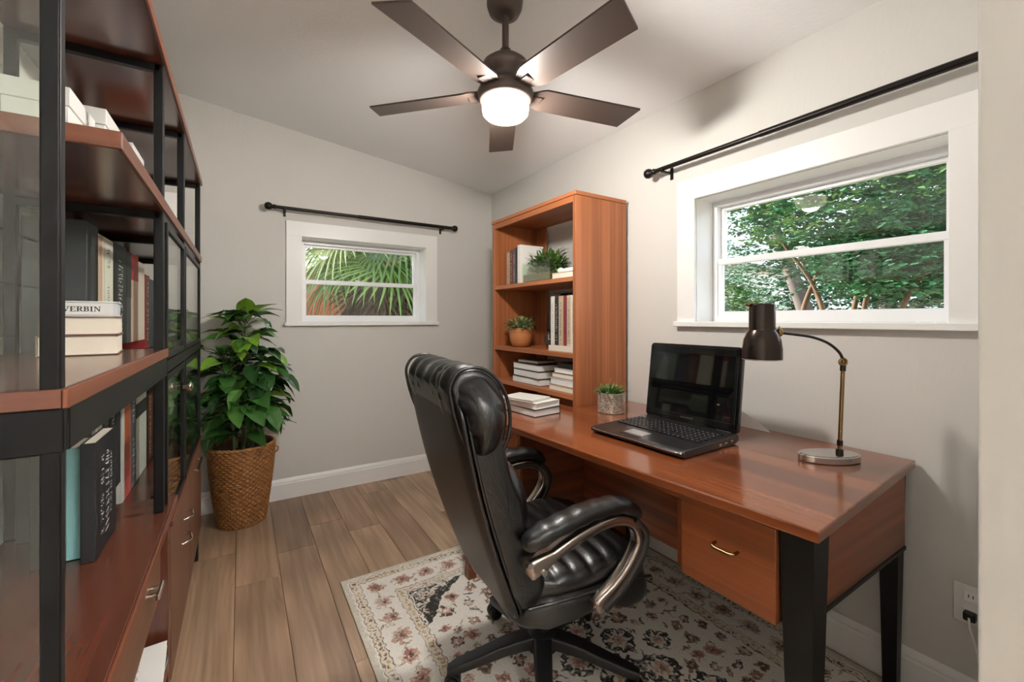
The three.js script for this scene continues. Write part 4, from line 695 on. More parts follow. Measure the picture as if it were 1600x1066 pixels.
// ------------------------------------------------------------------ tall leafy plant in a wicker basket
{
  const t = thing('basket_plant', 'tall glossy green leafy plant in a round wicker basket', 'potted plant', [0.005, 0, -3.145]);
  const rad = (y) => 0.125 + 0.062 * Math.pow(y / 0.48, 0.9) - 0.012 * Math.pow(y / 0.48, 6);
  const NT = 260, rows = 34;
  const wk = gridGeo(NT, rows * 4, (u, v) => {
    const y = v * 0.478, row = v * rows, fr = row - Math.floor(row), a = u * Math.PI * 2, par = Math.floor(row) % 2 ? 1 : -1;
    const r = rad(y) + 0.0042 * Math.sin(a * 30) * par * Math.sin(fr * Math.PI) + 0.0034 * Math.sin(fr * Math.PI) + 0.0012 * Math.sin(a * 130 + row * 2);
    return [Math.cos(a) * r, 0.0006 + y, Math.sin(a) * r];
  }, true);
  const wick = dataTex(256, 256, (u, v) => { const g = 0.75 + 0.25 * nz(u * 8, v * 40, 8, 40) - 0.25 * (nz2(u * 30, v * 34, 30, 34) > 0.7 ? 1 : 0) * 0.6; return [clamp(235 * g), clamp(226 * g), clamp(210 * g)]; }, true, [4, 3]);
  const basket = part(t, 'basket', wk, std(srgb(176, 122, 66), 0.6, { map: wick }));
  const rim = []; for (let i = 0; i < 2; i++) rim.push(tube(Array.from({ length: 60 }, (_, k) => { const a = k / 60 * Math.PI * 2, r = rad(0.48) + 0.004 * Math.cos(a * 20 + i * Math.PI); return V(Math.cos(a) * r, 0.479 + 0.005 * Math.sin(a * 20 + i * Math.PI), Math.sin(a) * r); }), 0.0065, 180, 8, true)); part(basket, 'rim_braid', merge(rim), std(srgb(170, 116, 62), 0.6));
  part(basket, 'loop_handle', tube([V(0.17, 0.42, 0.07), V(0.186, 0.43, 0.085), V(0.19, 0.45, 0.085), V(0.178, 0.46, 0.075)], 0.006, 20, 8), std(srgb(170, 116, 62), 0.6));
  part(t, 'soil', lathe([[0, 0.45], [0.172, 0.448]], 30), M.soil);
  const leafM = [phys(srgb(58, 102, 44), 0.22, { clearcoat: 0.5, clearcoatRoughness: 0.2 }), phys(srgb(40, 80, 36), 0.2, { clearcoat: 0.6, clearcoatRoughness: 0.2 }), phys(srgb(124, 168, 52), 0.28, { clearcoat: 0.4, clearcoatRoughness: 0.25, transmission: 0.12, thickness: 0 }), phys(srgb(74, 120, 50), 0.22, { clearcoat: 0.5, clearcoatRoughness: 0.2 })];
  const leafG = []; for (let k = 0; k < 5; k++) { const L = 1, w = 0.19 + 0.035 * k, bend = 0.12 + 0.11 * k; leafG.push(gridGeo(6, 9, (u, v) => { const s = (u - 0.5) * 2, ww = w * Math.pow(Math.sin(Math.PI * Math.pow(0.02 + 0.98 * v, 0.8)), 0.85) * (v > 0.99 ? 0 : 1); return [s * ww, -bend * v * v + Math.abs(s) * ww * 0.35 + 0.02 * Math.sin(v * 16 + s * 2) * Math.abs(s) * 0.8, L * v * (1 - bend * 0.25 * v)]; })); }
  const stems = []; const canes = [[0, 0, 0.02, 0.02, 1.24], [0.05, 0.03, 0.1, 0.04, 1.0], [-0.04, 0.03, -0.09, 0.05, 1.02], [0.03, -0.04, 0.06, -0.06, 0.92], [-0.03, -0.03, -0.05, -0.07, 0.96], [0.0, 0.06, 0.05, 0.12, 0.82]];
  for (const [x0, z0, x1, z1, h] of canes) stems.push(tube([V(x0, 0.44, z0), V((x0 + x1) / 2 + 0.01, (0.44 + h) / 2, (z0 + z1) / 2), V(x1, h, z1)], 0.009, 16, 7));
  let made = 0;
  for (let i = 0; i < 330; i++) {
    const ci = i < 40 ? 0 : Math.floor(rnd() * canes.length), [x0, z0, x1, z1, h] = canes[ci], tt = Math.pow(rnd(), 0.8);
    const lo = i % 3 ? 0.56 : 0.5; const y = lo + (h - lo) * tt, f = (y - 0.44) / (h - 0.44), bx = x0 + (x1 - x0) * f, bz = z0 + (z1 - z0) * f;
    const a = rr(0, Math.PI * 2), top = (y - lo) / 0.7, len = rr(0.13, 0.2) * (1 - 0.15 * top), reach = rr(0.02, 0.16) * (1 - 0.75 * Math.max(0, top - 0.2)) + (i % 3 === 0 ? 0.02 : 0);
    const ex = bx + Math.sin(a) * reach, ez = bz + Math.cos(a) * reach, ey = y + reach * 0.5 + 0.02;
    // keep clear of the walls and the shelving
    const tx = 0.005 + ex + Math.sin(a) * len, tz = -3.145 + ez + Math.cos(a) * len; if (tz < ZB + 0.02 || (tx < -0.14 && tz > -2.86) || tx < -0.44 || tx > 0.345) continue;
    const m = part(t, 'leaf', leafG[Math.floor(rnd() * 5)], leafM[rnd() < 0.13 + 0.25 * Math.max(0, top - 0.5) ? 2 : Math.floor(rnd() * 2.6) === 2 ? 3 : Math.floor(rnd() * 2)]);
    m.position.set(ex, ey, ez); m.scale.setScalar(len * 1.05); m.rotation.set(rr(-0.55, 0.35) + 0.35 * (1 - top) - 0.5 * Math.max(0, top - 0.5), a, rr(-0.5, 0.5), 'YXZ'); made++;
    stems.push(tube([V(bx, y, bz), V((bx + ex) / 2, (y + ey) / 2 + 0.015, (bz + ez) / 2), V(ex, ey, ez)], 0.0032, 5, 5));
    if (made >= 235) break;
  }
  // crown leaves
  for (let k = 0; k < 7; k++) { const m = part(t, 'leaf', leafG[2 + k % 3], leafM[k < 4 ? 2 : 0]); const a = k * 0.95; m.position.set(0.02 + Math.sin(a) * 0.02, 1.25, 0.02 + Math.cos(a) * 0.02); m.scale.setScalar(0.2); m.rotation.set(-1.05 + 0.09 * k, a, 0, 'YXZ'); }
  part(t, 'stems', merge(stems), std(srgb(92, 104, 62), 0.6));
}
// ------------------------------------------------------------------ long shelving along the left wall
const SF = -0.178, SB = -0.484, SN = -0.715, SM = -1.60, SE = -2.80, YB1 = 0.715, YB2 = 0.635;
{
  const s = thing('shelving_unit', 'long walnut and black steel shelving with drawers along the left wall', 'bookcase', [0, 0, 0]);
  const p = 0.022, sq = (x, z, y0, y1, w = p) => box(x, x + w, y0, y1, z, z + w, 0.003);
  // posts
  part(s, 'post', sq(SF - 0.026, SN - 0.036, 0, 1.955, 0.019), M.steel, 'black steel corner post');
  part(s, 'post', sq(SB, SN - 0.036, 0, 1.955, 0.026), M.steel);
  for (const [z, y0] of [[-1.545, YB1], [-2.06, YB2], [SE + 0.004, YB2]]) { part(s, 'post', sq(SF - p - 0.004, z, y0, 1.955), M.steel); part(s, 'post', sq(SB, z, y0, 1.955), M.steel); }
  // top, upper and middle shelves
  const shelf = (x1, y0, y1, z0, z1, nm = 'shelf') => { const h = part(s, nm, tri(box(SB, x1 - 0.006, y0, y1, z0, z1, 0.002), 'z', [y0, z1]), M.shelfWood); part(h, 'edge_strip', tri(box(x1 - 0.006, x1, y0 - 0.0005, y1 + 0.0005, z0, z1, 0.002), 'z'), M.shelfEdge); return h; };
  shelf(SF + 0.004, 1.955, 1.982, SE - 0.005, -0.56, 'top_shelf');
  { const h = shelf(SF + 0.002, 1.548, 1.578, SE, -1.006); part(h, 'end_strip', tri(box(SB, SF + 0.002, 1.5475, 1.5785, -1.006, -1.0, 0.002), 'x'), M.shelfEdge); }
  shelf(SF + 0.001, 1.142, 1.166, -1.575, SN - 0.012);
  for (const z of [-1.545, -2.06, SE + 0.004]) { part(s, 'cross_rail', box(SB, SF - 0.01, 1.934, 1.955, z, z + p, 0.002), M.steel); part(s, 'cross_rail', box(SB, SF - 0.01, 1.527, 1.548, z, z + p, 0.002), M.steel); }
  // rails under the middle shelf
  part(s, 'front_rail', box(SF - 0.02, SF - 0.002, 1.088, 1.142, -1.575, SN - 0.03, 0.002), M.steel);
  part(s, 'end_rail', box(SB, SF - 0.004, 1.088, 1.142, SN - 0.036, SN - 0.016, 0.002), M.steel);
  part(s, 'front_rail', box(SF - 0.02, SF - 0.002, 1.096, 1.130, SE, -1.58, 0.002), M.steel);
  part(s, 'cross_rail', box(SB, SF - 0.01, 1.096, 1.130, SE + 0.004, SE + 0.026, 0.002), M.steel);
  part(s, 'glass_shelf', box(SB, SF - 0.022, 1.118, 1.126, SE + 0.03, -1.58, 0.001), M.cabGlass);
  // glass: near end, and framed doors of the far half
  part(s, 'end_glass', box(SB + 0.027, SF - 0.026, 1.146, 1.95, SN - 0.026, SN - 0.022, 0), M.cabGlass); part(s, 'end_glass', box(SB + 0.027, SF - 0.026, YB1 + 0.002, 1.086, SN - 0.026, SN - 0.022, 0), M.cabGlass);
  const door = (z0, z1, y0, y1) => { const d = part(s, 'glass_door', merge([box(SF - 0.018, SF - 0.002, y0, y1, z0, z0 + 0.02, 0.002), box(SF - 0.018, SF - 0.002, y0, y1, z1 - 0.02, z1, 0.002), box(SF - 0.018, SF - 0.002, y0, y0 + 0.02, z0 + 0.02, z1 - 0.02, 0.002), box(SF - 0.018, SF - 0.002, y1 - 0.02, y1, z0 + 0.02, z1 - 0.02, 0.002)]), M.steel, 'black framed glass door'); part(d, 'pane', box(SF - 0.012, SF - 0.008, y0 + 0.018, y1 - 0.018, z0 + 0.018, z1 - 0.018, 0), M.cabGlass); return d; };
  const d1 = door(-2.034, -1.582, YB2 + 0.003, 1.09); { const k = lathe([[0, 0], [0.008, 0], [0.008, 0.012], [0.016, 0.018], [0.017, 0.026], [0, 0.032]], 20); k.rotateZ(-Math.PI / 2); k.translate(SF - 0.004, 1.0, -1.99); part(d1, 'knob', k, M.nickel); }
  door(SE + 0.03, -2.066, YB2 + 0.003, 1.09); door(SE + 0.03, -2.066, 1.134, 1.53); door(-2.034, -1.582, 1.134, 1.53);
  // near base: top, drawers over an open bay
  shelf(SF + 0.014, YB1 - 0.024, YB1, -1.655, SN + 0.02, 'base_top');
  const pull = (par, y, z) => part(par, 'pull', merge([rod(V(SF - 0.002, y, z - 0.016), V(SF + 0.02, y, z - 0.016), 0.005, 10), rod(V(SF - 0.002, y, z + 0.016), V(SF + 0.02, y, z + 0.016), 0.005, 10), box(SF + 0.016, SF + 0.024, y - 0.007, y + 0.007, z - 0.034, z + 0.034, 0.003)]), M.nickel, 'brushed nickel pull');
  part(s, 'drawer_case', tri(box(SB, SF - 0.02, 0.53, YB1 - 0.026, -1.46, SN - 0.02, 0.002), 'z'), M.shelfWood);
  { const f = part(s, 'drawer', tri(box(SF - 0.02, SF - 0.002, 0.528, YB1 - 0.028, -1.455, -0.75, 0.002), 'z'), M.drawerBrown); pull(f, 0.626, -1.27); pull(f, 0.575, -0.985); }
  part(s, 'side_panel', tri(box(SB, SF - 0.004, 0.0, YB1 - 0.026, -1.645, -1.615, 0.002), 'y'), M.shelfWood); part(s, 'side_panel', tri(box(SB, SF - 0.004, 0.0, YB1 - 0.026, SN - 0.07, SN - 0.045, 0.002), 'y'), M.shelfWood);
  part(s, 'bay_back', tri(box(SB, SB + 0.01, 0.25, 0.53, -1.61, -0.79, 0), 'z'), M.shelfWood);
  shelf(SF - 0.002, 0.225, 0.25, -1.613, -0.79, 'bay_shelf');
  // far base cabinet on legs
  part(s, 'cabinet', tri(box(SB, SF - 0.02, 0.15, YB2 - 0.018, SE, -1.66, 0.002), 'z'), M.shelfWood);
  shelf(SF + 0.002, YB2 - 0.018, YB2, SE - 0.003, -1.66, 'base_top');
  const dz = [[-1.662, -2.05], [-2.055, -2.43], [-2.435, -2.798]];
  { const f = part(s, 'cabinet_door', tri(box(SF - 0.02, SF - 0.002, 0.15, YB2 - 0.02, -2.23, -1.664, 0.002), 'y'), M.drawerBrown); const h = (y, z) => part(f, 'pull', tube([V(SF - 0.003, y, z - 0.045), V(SF + 0.012, y + 0.003, z - 0.04), V(SF + 0.02, y - 0.004, z), V(SF + 0.012, y + 0.003, z + 0.04), V(SF - 0.003, y, z + 0.045)], 0.0045, 30, 8), M.nickel, 'brushed nickel pull'); h(0.50, -2.06); h(0.435, -2.0); const f2 = part(s, 'cabinet_door', tri(box(SF - 0.02, SF - 0.002, 0.15, YB2 - 0.02, SE + 0.002, -2.234, 0.002), 'y', [0.4, 0.3]), M.drawerBrown); part(f2, 'pull', rod(V(SF + 0.012, 0.565, -2.62), V(SF + 0.012, 0.565, -2.4), 0.0045, 10), M.nickel, 'brushed nickel bar pull'); part(f2, 'pull_post', merge([rod(V(SF - 0.003, 0.565, -2.6), V(SF + 0.012, 0.565, -2.6), 0.004), rod(V(SF - 0.003, 0.565, -2.42), V(SF + 0.012, 0.565, -2.42), 0.004)]), M.nickel); }
  for (const [x, z] of [[SF - 0.05, SE + 0.02], [SF - 0.05, -1.72], [SB + 0.01, SE + 0.02], [SB + 0.01, -1.72]]) part(s, 'leg', box(x, x + 0.04, 0, 0.15, z, z + 0.04, 0.004), M.legBlack);
}
// upright books on the middle shelf (spines out to the room)
{
  // thickness is found from where each spine's edges fall; x = spine plane
  const zOf = (px, x) => { const u = (px - 800) / 672; return x * (-CY + SY * u) / (SY + CY * u); };
  const row = (y, x, list, D = 0.118) => { for (const [a, b, h, hex, lb, opt] of list) { const z0 = zOf(a, x), z1 = zOf(b, x), T = Math.abs(z1 - z0) - 0.002; at(makeBook('book', lb, T, h, D, hex, opt), x, y, (z0 + z1) / 2); } };
  row(1.1665, -0.338, [
    [136, 154, 0.34, '#343739', 'tall charcoal book at the end of the middle shelf row', { round: 1 }],
    [154, 161, 0.325, '#c9ab94', 'tan paper bound book beside the charcoal book', {}],
    [161, 177, 0.325, '#ded8ca', 'cream book with black script on its spine', { ink: ink.b }],
    [177, 198, 0.33, '#26262a', 'thick black book with pale lettering on its spine', { ink: ink.a, round: 1 }],
    [198, 205, 0.32, '#45474a', 'dark grey book with a black top half', { band: [0.5, 1, '#1f2022'] }],
    [205, 216, 0.325, '#e0b9a6', 'pale pink book with a red top label', { band: [0.7, 1, '#b8242c'] }],
    [216, 226, 0.31, '#ead6cc', 'blush white book in the middle shelf row', {}],
  ]);
  // far bay, behind the glass doors
  row(1.1275, -0.338, [[227, 234, 0.31, '#9d2a2e', 'red book with small lettering behind the shelf post', { ink: ink.d }], [234, 241, 0.3, '#3a4252', 'navy blue book next to the red book', {}], [241, 249, 0.295, '#c4c3bf', 'silver grey book next to the navy book', {}]]);
  // lower row on the base
  row(YB1 + 0.0005, -0.335, [
    [131, 144, 0.335, '#1f1e20', 'black book with dots at the end of the lower row', {}], [144, 150, 0.335, '#8f8c88', 'grey book in the lower row beside the black one', {}], [150, 160, 0.335, '#dfddd8', 'white book in the lower row beside the grey one', {}],
    [160, 171, 0.338, '#232226', 'black book with a fine lettered spine in the lower row', { ink: ink.c }], [171, 182, 0.338, '#1b1b1e', 'glossy black book in the middle of the lower row', { ink: ink.a }], [182, 188.5, 0.338, '#34343c', 'dark slate book before the red one in the lower row', {}]]);
  row(YB2 + 0.0005, -0.335, [[191, 195, 0.40, '#dcdad6', 'thin white book beside the red book of the lower row', {}], [195, 204, 0.41, '#c4603e', 'orange red book with a pink foot in the lower row', { band: [0, 0.3, '#d9605c'] }], [204, 213, 0.42, '#7e7680', 'mauve grey patterned book of the lower row', { ink: ink.f }], [213, 229, 0.43, '#d8d6d0', 'thick white book with a black label in the lower row', { band: [0.55, 0.68, '#2a2a2c'] }]], 0.118);
  row(YB2 + 0.0005, -0.335, [[231, 238, 0.31, '#3a2a26', 'dark brown book under the black tray behind the post', { ink: ink.d }], [238, 241.5, 0.31, '#4a2f2b', 'maroon book under the black tray behind the post', {}], [241.5, 246.5, 0.31, '#e2e0db', 'white book under the black tray behind the post', {}], [246.5, 250.5, 0.31, '#26262a', 'black lettered book under the black tray behind the post', { ink: ink.a }]], 0.118);
  { const t = thing('tray', 'small oval black tray lying on the books behind the post', 'tray', [-0.395, YB2 + 0.3112, (zOf(231, -0.335) + zOf(250.5, -0.335)) / 2]); part(t, 'dish', lathe([[0, 0.001], [0.055, 0.001], [0.066, 0.012], [0.068, 0.022], [0.065, 0.022], [0.06, 0.01], [0, 0.006]], 32).scale(1, 1, 2.2), M.black); }
  // short volumes in front on the base
  const y = YB1 + 0.0005;
  at(makeBook('book', 'teal book with a pale fore edge standing on the base top', 0.028, 0.248, 0.12, '#7fb0b2', {}), -0.313, y, -1.325, -Math.PI / 2);
  at(makeBook('book', 'grey white mottled book beside the teal book', 0.02, 0.255, 0.12, '#b9b7b0', {}), -0.338, y, -1.32, -Math.PI / 2);
  at(makeBook('book', 'squat black volume with a smooth spine next to the teal book', 0.03, 0.265, 0.12, '#17181a', { round: 1 }), -0.364, y, -1.31, -Math.PI / 2);
  { const b = makeBook('book', 'black volume with bold white lettering on its cover', 0.026, 0.262, 0.18, '#1b1c1f', { round: 1 }); at(b, -0.2835, y, -1.29, -Math.PI / 2); const g = new THREE.PlaneGeometry(0.15, 0.22); g.rotateY(Math.PI); g.translate(-0.095, 0.13, -0.0137); part(b, 'cover_print', g, std(lin(1, 1, 1), 0.5, { map: inkTex('#1b1c1f', '#d9d9d9', 128, 256, [[14, 34, 20, 220], [48, 74, 20, 230], [84, 98, 30, 200]], 9) })); }
  // lying stack at the front of the middle shelf
  let yy = 1.1665; const zS = -1.455;
  for (const [T, L, D, hex, pg, lb] of [[0.046, 0.185, 0.135, '#6e5348', M.pages, 'thick cream paged book at the bottom of the shelf stack'], [0.042, 0.18, 0.13, '#7a5c50', M.pages, 'cream paged book in the middle of the shelf stack']]) { at(lyingBook(lb, T, L, D, hex, { pages: pg }), -0.258, yy, zS, 0.12); yy += T + 0.0008; }
  { const b = lyingBook('pale grey hardcover with dark title on top of the shelf stack', 0.036, 0.165, 0.125, '#d6d6d4', { pages: cover('#c9ccd0') }); at(b, -0.262, yy, zS - 0.005, 0.12); const cv = document.createElement('canvas'); cv.width = 256; cv.height = 64; const c = cv.getContext('2d'); c.fillStyle = '#d6d6d4'; c.fillRect(0, 0, 256, 64); c.fillStyle = '#2c2a28'; c.font = 'bold 38px serif'; c.fillText('EVERBIN', 34, 46); const tx = new THREE.CanvasTexture(cv); tx.colorSpace = THREE.SRGBColorSpace; const g = new THREE.PlaneGeometry(0.11, 0.0275); g.translate(-0.062, 0.018, 0.0832); part(b, 'spine_print', g, std(lin(1, 1, 1), 0.6, { map: tx })); }
  // upper shelf: boxes, magazines, books, binders
  const yu = 1.5785;
  const bx = (lb, z0, z1, h, x, D) => { const t = thing('storage_box', lb, 'box', [x, yu, (z0 + z1) / 2]); const w = Math.abs(z1 - z0); part(t, "body", box(-D, 0, 0.0004, h - 0.045, -w / 2, w / 2, 0.002), M.white); part(t, 'lid', box(-D - 0.003, 0.003, h - 0.045, h, -w / 2 - 0.003, w / 2 + 0.003, 0.002), M.white); return t; };
  bx('cream storage box at the wall on the upper shelf', -1.42, -1.62, 0.22, -0.345, 0.11); bx('white storage box beside the magazines on the upper shelf', -1.64, -1.80, 0.265, -0.325, 0.13);
  { const t = thing('glass_ornament', 'small clear glass ornament in front of the cream box', 'ornament', [-0.305, yu, -1.47]); part(t, 'crystal', new THREE.CylinderGeometry(0.008, 0.022, 0.07, 6).translate(0, 0.0355, 0), M.cabGlass); part(t, 'foot', lathe([[0, 0.0003], [0.026, 0.0003], [0.026, 0.004], [0, 0.004]], 16), M.gunmetal); }
  for (let k = 0; k < 9; k++) { const t = thing('magazine', 'thin white magazine leaning in the row on the upper shelf', 'magazine', [-0.30, yu, -1.855 - k * 0.022], 0, 'magazines on the upper shelf'); const m = part(t, 'cover', box(-0.16, 0, 0.0003, 0.25, -0.003, 0.003, 0.001), cover('#d4d5d6', 0.35)); part(t, 'pages', box(-0.156, 0.001, 0.004, 0.246, -0.006, -0.003, 0), M.white); }
  row(yu, -0.33, [[259, 263, 0.225, '#a8502c', 'rust red book with lettering on the upper shelf', { ink: ink.d }], [263, 266, 0.245, '#d4ccc0', 'stone coloured book on the upper shelf', {}], [266, 269.5, 0.24, '#8a8a88', 'grey striped book on the upper shelf', {}], [269.5, 273, 0.245, '#e3e1dc', 'white book at the end of the upper shelf row', {}]].map((e) => { const s = 225 + (e[0] - 259) * 0.9, q = 225 + (e[1] - 259) * 0.9; return [s + 6, q + 6, ...e.slice(2)]; }), 0.14);
  for (let k = 0; k < 3; k++) { const t = thing('ring_binder', 'white ring binder at the far end of the upper shelf', 'binder', [-0.24, yu, -2.56 - k * 0.07], 0, 'binders on the upper shelf'); part(t, 'cover', merge([box(-0.21, -0.004, 0.0003, 0.26, -0.03, -0.027, 0.001), box(-0.21, -0.004, 0.0003, 0.26, 0.027, 0.03, 0.001), box(-0.006, 0, 0.0003, 0.26, -0.03, 0.03, 0.002)]), M.white); part(t, 'sheets', box(-0.2, -0.01, 0.01, 0.245, -0.024, 0.02, 0), M.pages); part(t, 'finger_hole', new THREE.TorusGeometry(0.009, 0.002, 8, 20).rotateY(Math.PI / 2).translate(0.001, 0.04, 0), M.nickel); }
  // magazines in the open bay
  let ym = 0.2505; for (let k = 0; k < 4; k++) { const t = thing('magazine', ['grey magazine at the bottom of the open bay stack', 'dark spined magazine in the open bay stack', 'pale magazine second from the top in the open bay', 'white magazine with grey print on top in the open bay'][k], 'magazine', [-0.30 + 0.006 * k, ym, -1.43], [0.05, -0.06, 0.03, 0.06][k]); const h = [0.02, 0.014, 0.018, 0.016][k]; part(t, 'cover', merge([box(-0.11, 0.11, 0.0003, 0.0015, -0.15, 0.15, 0.0005), box(-0.11, 0.11, h - 0.0012, h, -0.15, 0.15, 0.0005)]), cover(['#9a9a9c', '#4a4a50', '#d6d5d2', '#eceae6'][k], 0.35)); part(t, 'pages', box(-0.108, 0.108, 0.0015, h - 0.0012, -0.148, 0.148, 0), M.white); if (k === 3) { const g = new THREE.PlaneGeometry(0.09, 0.22); g.rotateX(-Math.PI / 2); g.translate(0.03, h + 0.0005, 0); part(t, 'cover_print', g, std(lin(1, 1, 1), 0.4, { map: inkTex('#eceae6', '#77777a', 96, 256, [[34, 58, 16, 130], [66, 76, 30, 120]], 12) })); } ym += h + 0.0006; }
  // things behind the glass doors
  { const t = thing('vase', 'pale ceramic vase behind the upper glass door', 'vase', [-0.26, 1.1265, -2.62]); part(t, 'body', lathe([[0, 0.0004], [0.04, 0.0004], [0.055, 0.04], [0.058, 0.12], [0.045, 0.2], [0.025, 0.235], [0.03, 0.25], [0.024, 0.25], [0.02, 0.235], [0, 0.2]], 32), std(srgb(206, 204, 200), 0.5)); }
  { const t = thing('small_card', 'little pink and blue card standing behind the lower glass door', 'card', [-0.235, YB2 + 0.0005, -1.93], 0.15); part(t, 'stand', box(-0.03, 0.004, 0.0003, 0.012, -0.035, 0.035, 0.002), M.gunmetal); part(t, 'pole', rod(V(-0.012, 0.01, 0), V(-0.012, 0.2, 0), 0.003), M.gunmetal); const cv = part(t, 'card', box(-0.008, -0.004, 0.17, 0.29, -0.045, 0.045, 0.002), cover('#e8e6e2')); part(cv, 'pink_field', box(-0.0042, -0.0032, 0.225, 0.28, -0.038, 0.038, 0), cover('#c95a6a')); part(cv, 'blue_field', box(-0.0042, -0.0032, 0.18, 0.222, -0.038, 0.038, 0), cover('#5f9fb4')); }
}
// ------------------------------------------------------------------ outside: ground, added sun-blocking house, palm, trees
{
  const g = structure('ground', 'sandy garden ground outside the windows', 'ground');
  const soilT = dataTex(256, 256, (u, v) => { const k = 0.7 + 0.5 * nz(u * 12, v * 12, 12, 12) * nz2(u * 60, v * 60, 60, 60); return [clamp(190 * k), clamp(178 * k), clamp(130 * k)]; }, true, [0.5, 0.5]);
  part(g, 'lawn', tri(box(-25, 40, -0.5, -0.3, -45, 20, 0)), std(lin(1, 1, 1), 0.95, { map: soilT }));
}
{
  const h = thing('sun_blocker_house', 'cream house form added out of view to keep sun off the back window', 'house', [-3.4, -0.3, -8.2]);
  const st = std(srgb(214, 196, 172), 0.85);  // unseen block, tall enough to stop the sun entering the back window
  part(h, 'wall', box(-3.2, 3.55, 0, 3.6, -2.6, 0.9, 0.01), st); part(h, 'roof', box(-3.4, 3.7, 3.6, 3.8, -2.9, 1.2, 0.01), std(srgb(150, 96, 78), 0.8)); part(h, 'window', box(1.0, 2.2, 1.0, 2.2, 0.89, 0.93, 0.005), std(srgb(70, 84, 96), 0.15));
}
{
  const w = thing('garden_wall', 'terracotta painted garden wall behind the palm', 'wall', [3.4, -0.3, -9.6]);
  part(w, 'wall', box(-3.2, 4.5, 0, 2.5, -0.1, 0.1, 0.005), std(srgb(188, 104, 78), 0.85)); part(w, 'coping', box(-3.25, 4.55, 2.5, 2.58, -0.14, 0.14, 0.01), std(srgb(206, 150, 124), 0.85));
}
// fan palm: each frond a part
{
  const t = thing('fan_palm', 'fan palm with green fronds and a skirt of dry grey leaves', 'palm', [1.5, -0.3, -5.35]);
  const gr = [phys(srgb(112, 150, 62), 0.5, { transmission: 0.35, thickness: 0 }), phys(srgb(70, 112, 52), 0.5, { transmission: 0.3, thickness: 0 }), phys(srgb(176, 188, 120), 0.55, { transmission: 0.35, thickness: 0 })], dry = [std(srgb(140, 128, 108), 0.85), std(srgb(92, 80, 70), 0.9), std(srgb(112, 96, 84), 0.9)];
  const trunkPts = []; for (let i = 0; i <= 24; i++) { const y = i / 24 * 2.35; trunkPts.push([0.15 + 0.02 * (i % 2), y]); } trunkPts.push([0, 2.36]);
  part(t, 'trunk', lathe([[0, 0], ...trunkPts], 20), std(srgb(96, 84, 72), 0.95));
  const frond = (n, spread, len, droop, w) => { const out = []; for (let i = 0; i < n; i++) { const a = (i / (n - 1) - 0.5) * spread, L = len * (1 - 0.28 * Math.abs(i / (n - 1) - 0.5) * 2) * rr(0.92, 1.05), dr = droop * rr(0.8, 1.25); const g = gridGeo(2, 7, (u, v) => { const s = (u - 0.5) * 2, ww = w * (0.35 + 0.65 * Math.sin(Math.PI * Math.min(1, 0.15 + 0.85 * v))) * (v > 0.97 ? 0.1 : 1); const r = 0.02 + L * v; return [s * ww, -dr * v * v * L + Math.abs(s) * ww * 0.5, r]; }); g.rotateY(a); out.push(g); } return merge(out); };
  const fg = [frond(30, 3.6, 0.85, 0.35, 0.014), frond(28, 3.4, 0.8, 0.6, 0.013), frond(26, 3.2, 0.9, 0.2, 0.014)], dg = [frond(22, 2.0, 0.95, 0.15, 0.014), frond(20, 1.7, 0.9, 0.25, 0.015)];
  const pet = std(srgb(150, 170, 96), 0.6);
  for (let k = 0; k < 30; k++) {
    const a = k * 2.399 + 0.3, el = 0.7 - k * 0.038, pl = rr(0.45, 0.62);
    const dx = Math.sin(a) * Math.cos(el), dz = Math.cos(a) * Math.cos(el), dy = Math.sin(el);
    const P = V(dx * pl, 2.3 + dy * pl, dz * pl);
    const m = part(t, 'frond', fg[k % 3], gr[k % 5 === 0 ? 2 : k % 2]); m.position.copy(P); m.rotation.set(-el * 0.4 + 0.35, a, rr(-0.5, 0.5), 'YXZ'); m.scale.setScalar(1.0);
    part(m, 'stalk', rod(V(0, 0, -pl * 1.1), V(0, 0, 0.02), 0.012, 6), pet);
  }
  for (let k = 0; k < 34; k++) {
    const a = k * 2.399, y = 2.2 - 0.018 * k, m = part(t, 'dry_frond', dg[k % 2], dry[k % 3]); m.position.set(Math.sin(a) * 0.2, y, Math.cos(a) * 0.2); m.rotation.set(1.12 + rr(-0.2, 0.25), a + rr(-0.3, 0.3), rr(-0.3, 0.3), 'YXZ'); m.scale.setScalar(rr(0.8, 1.05));
  }
}
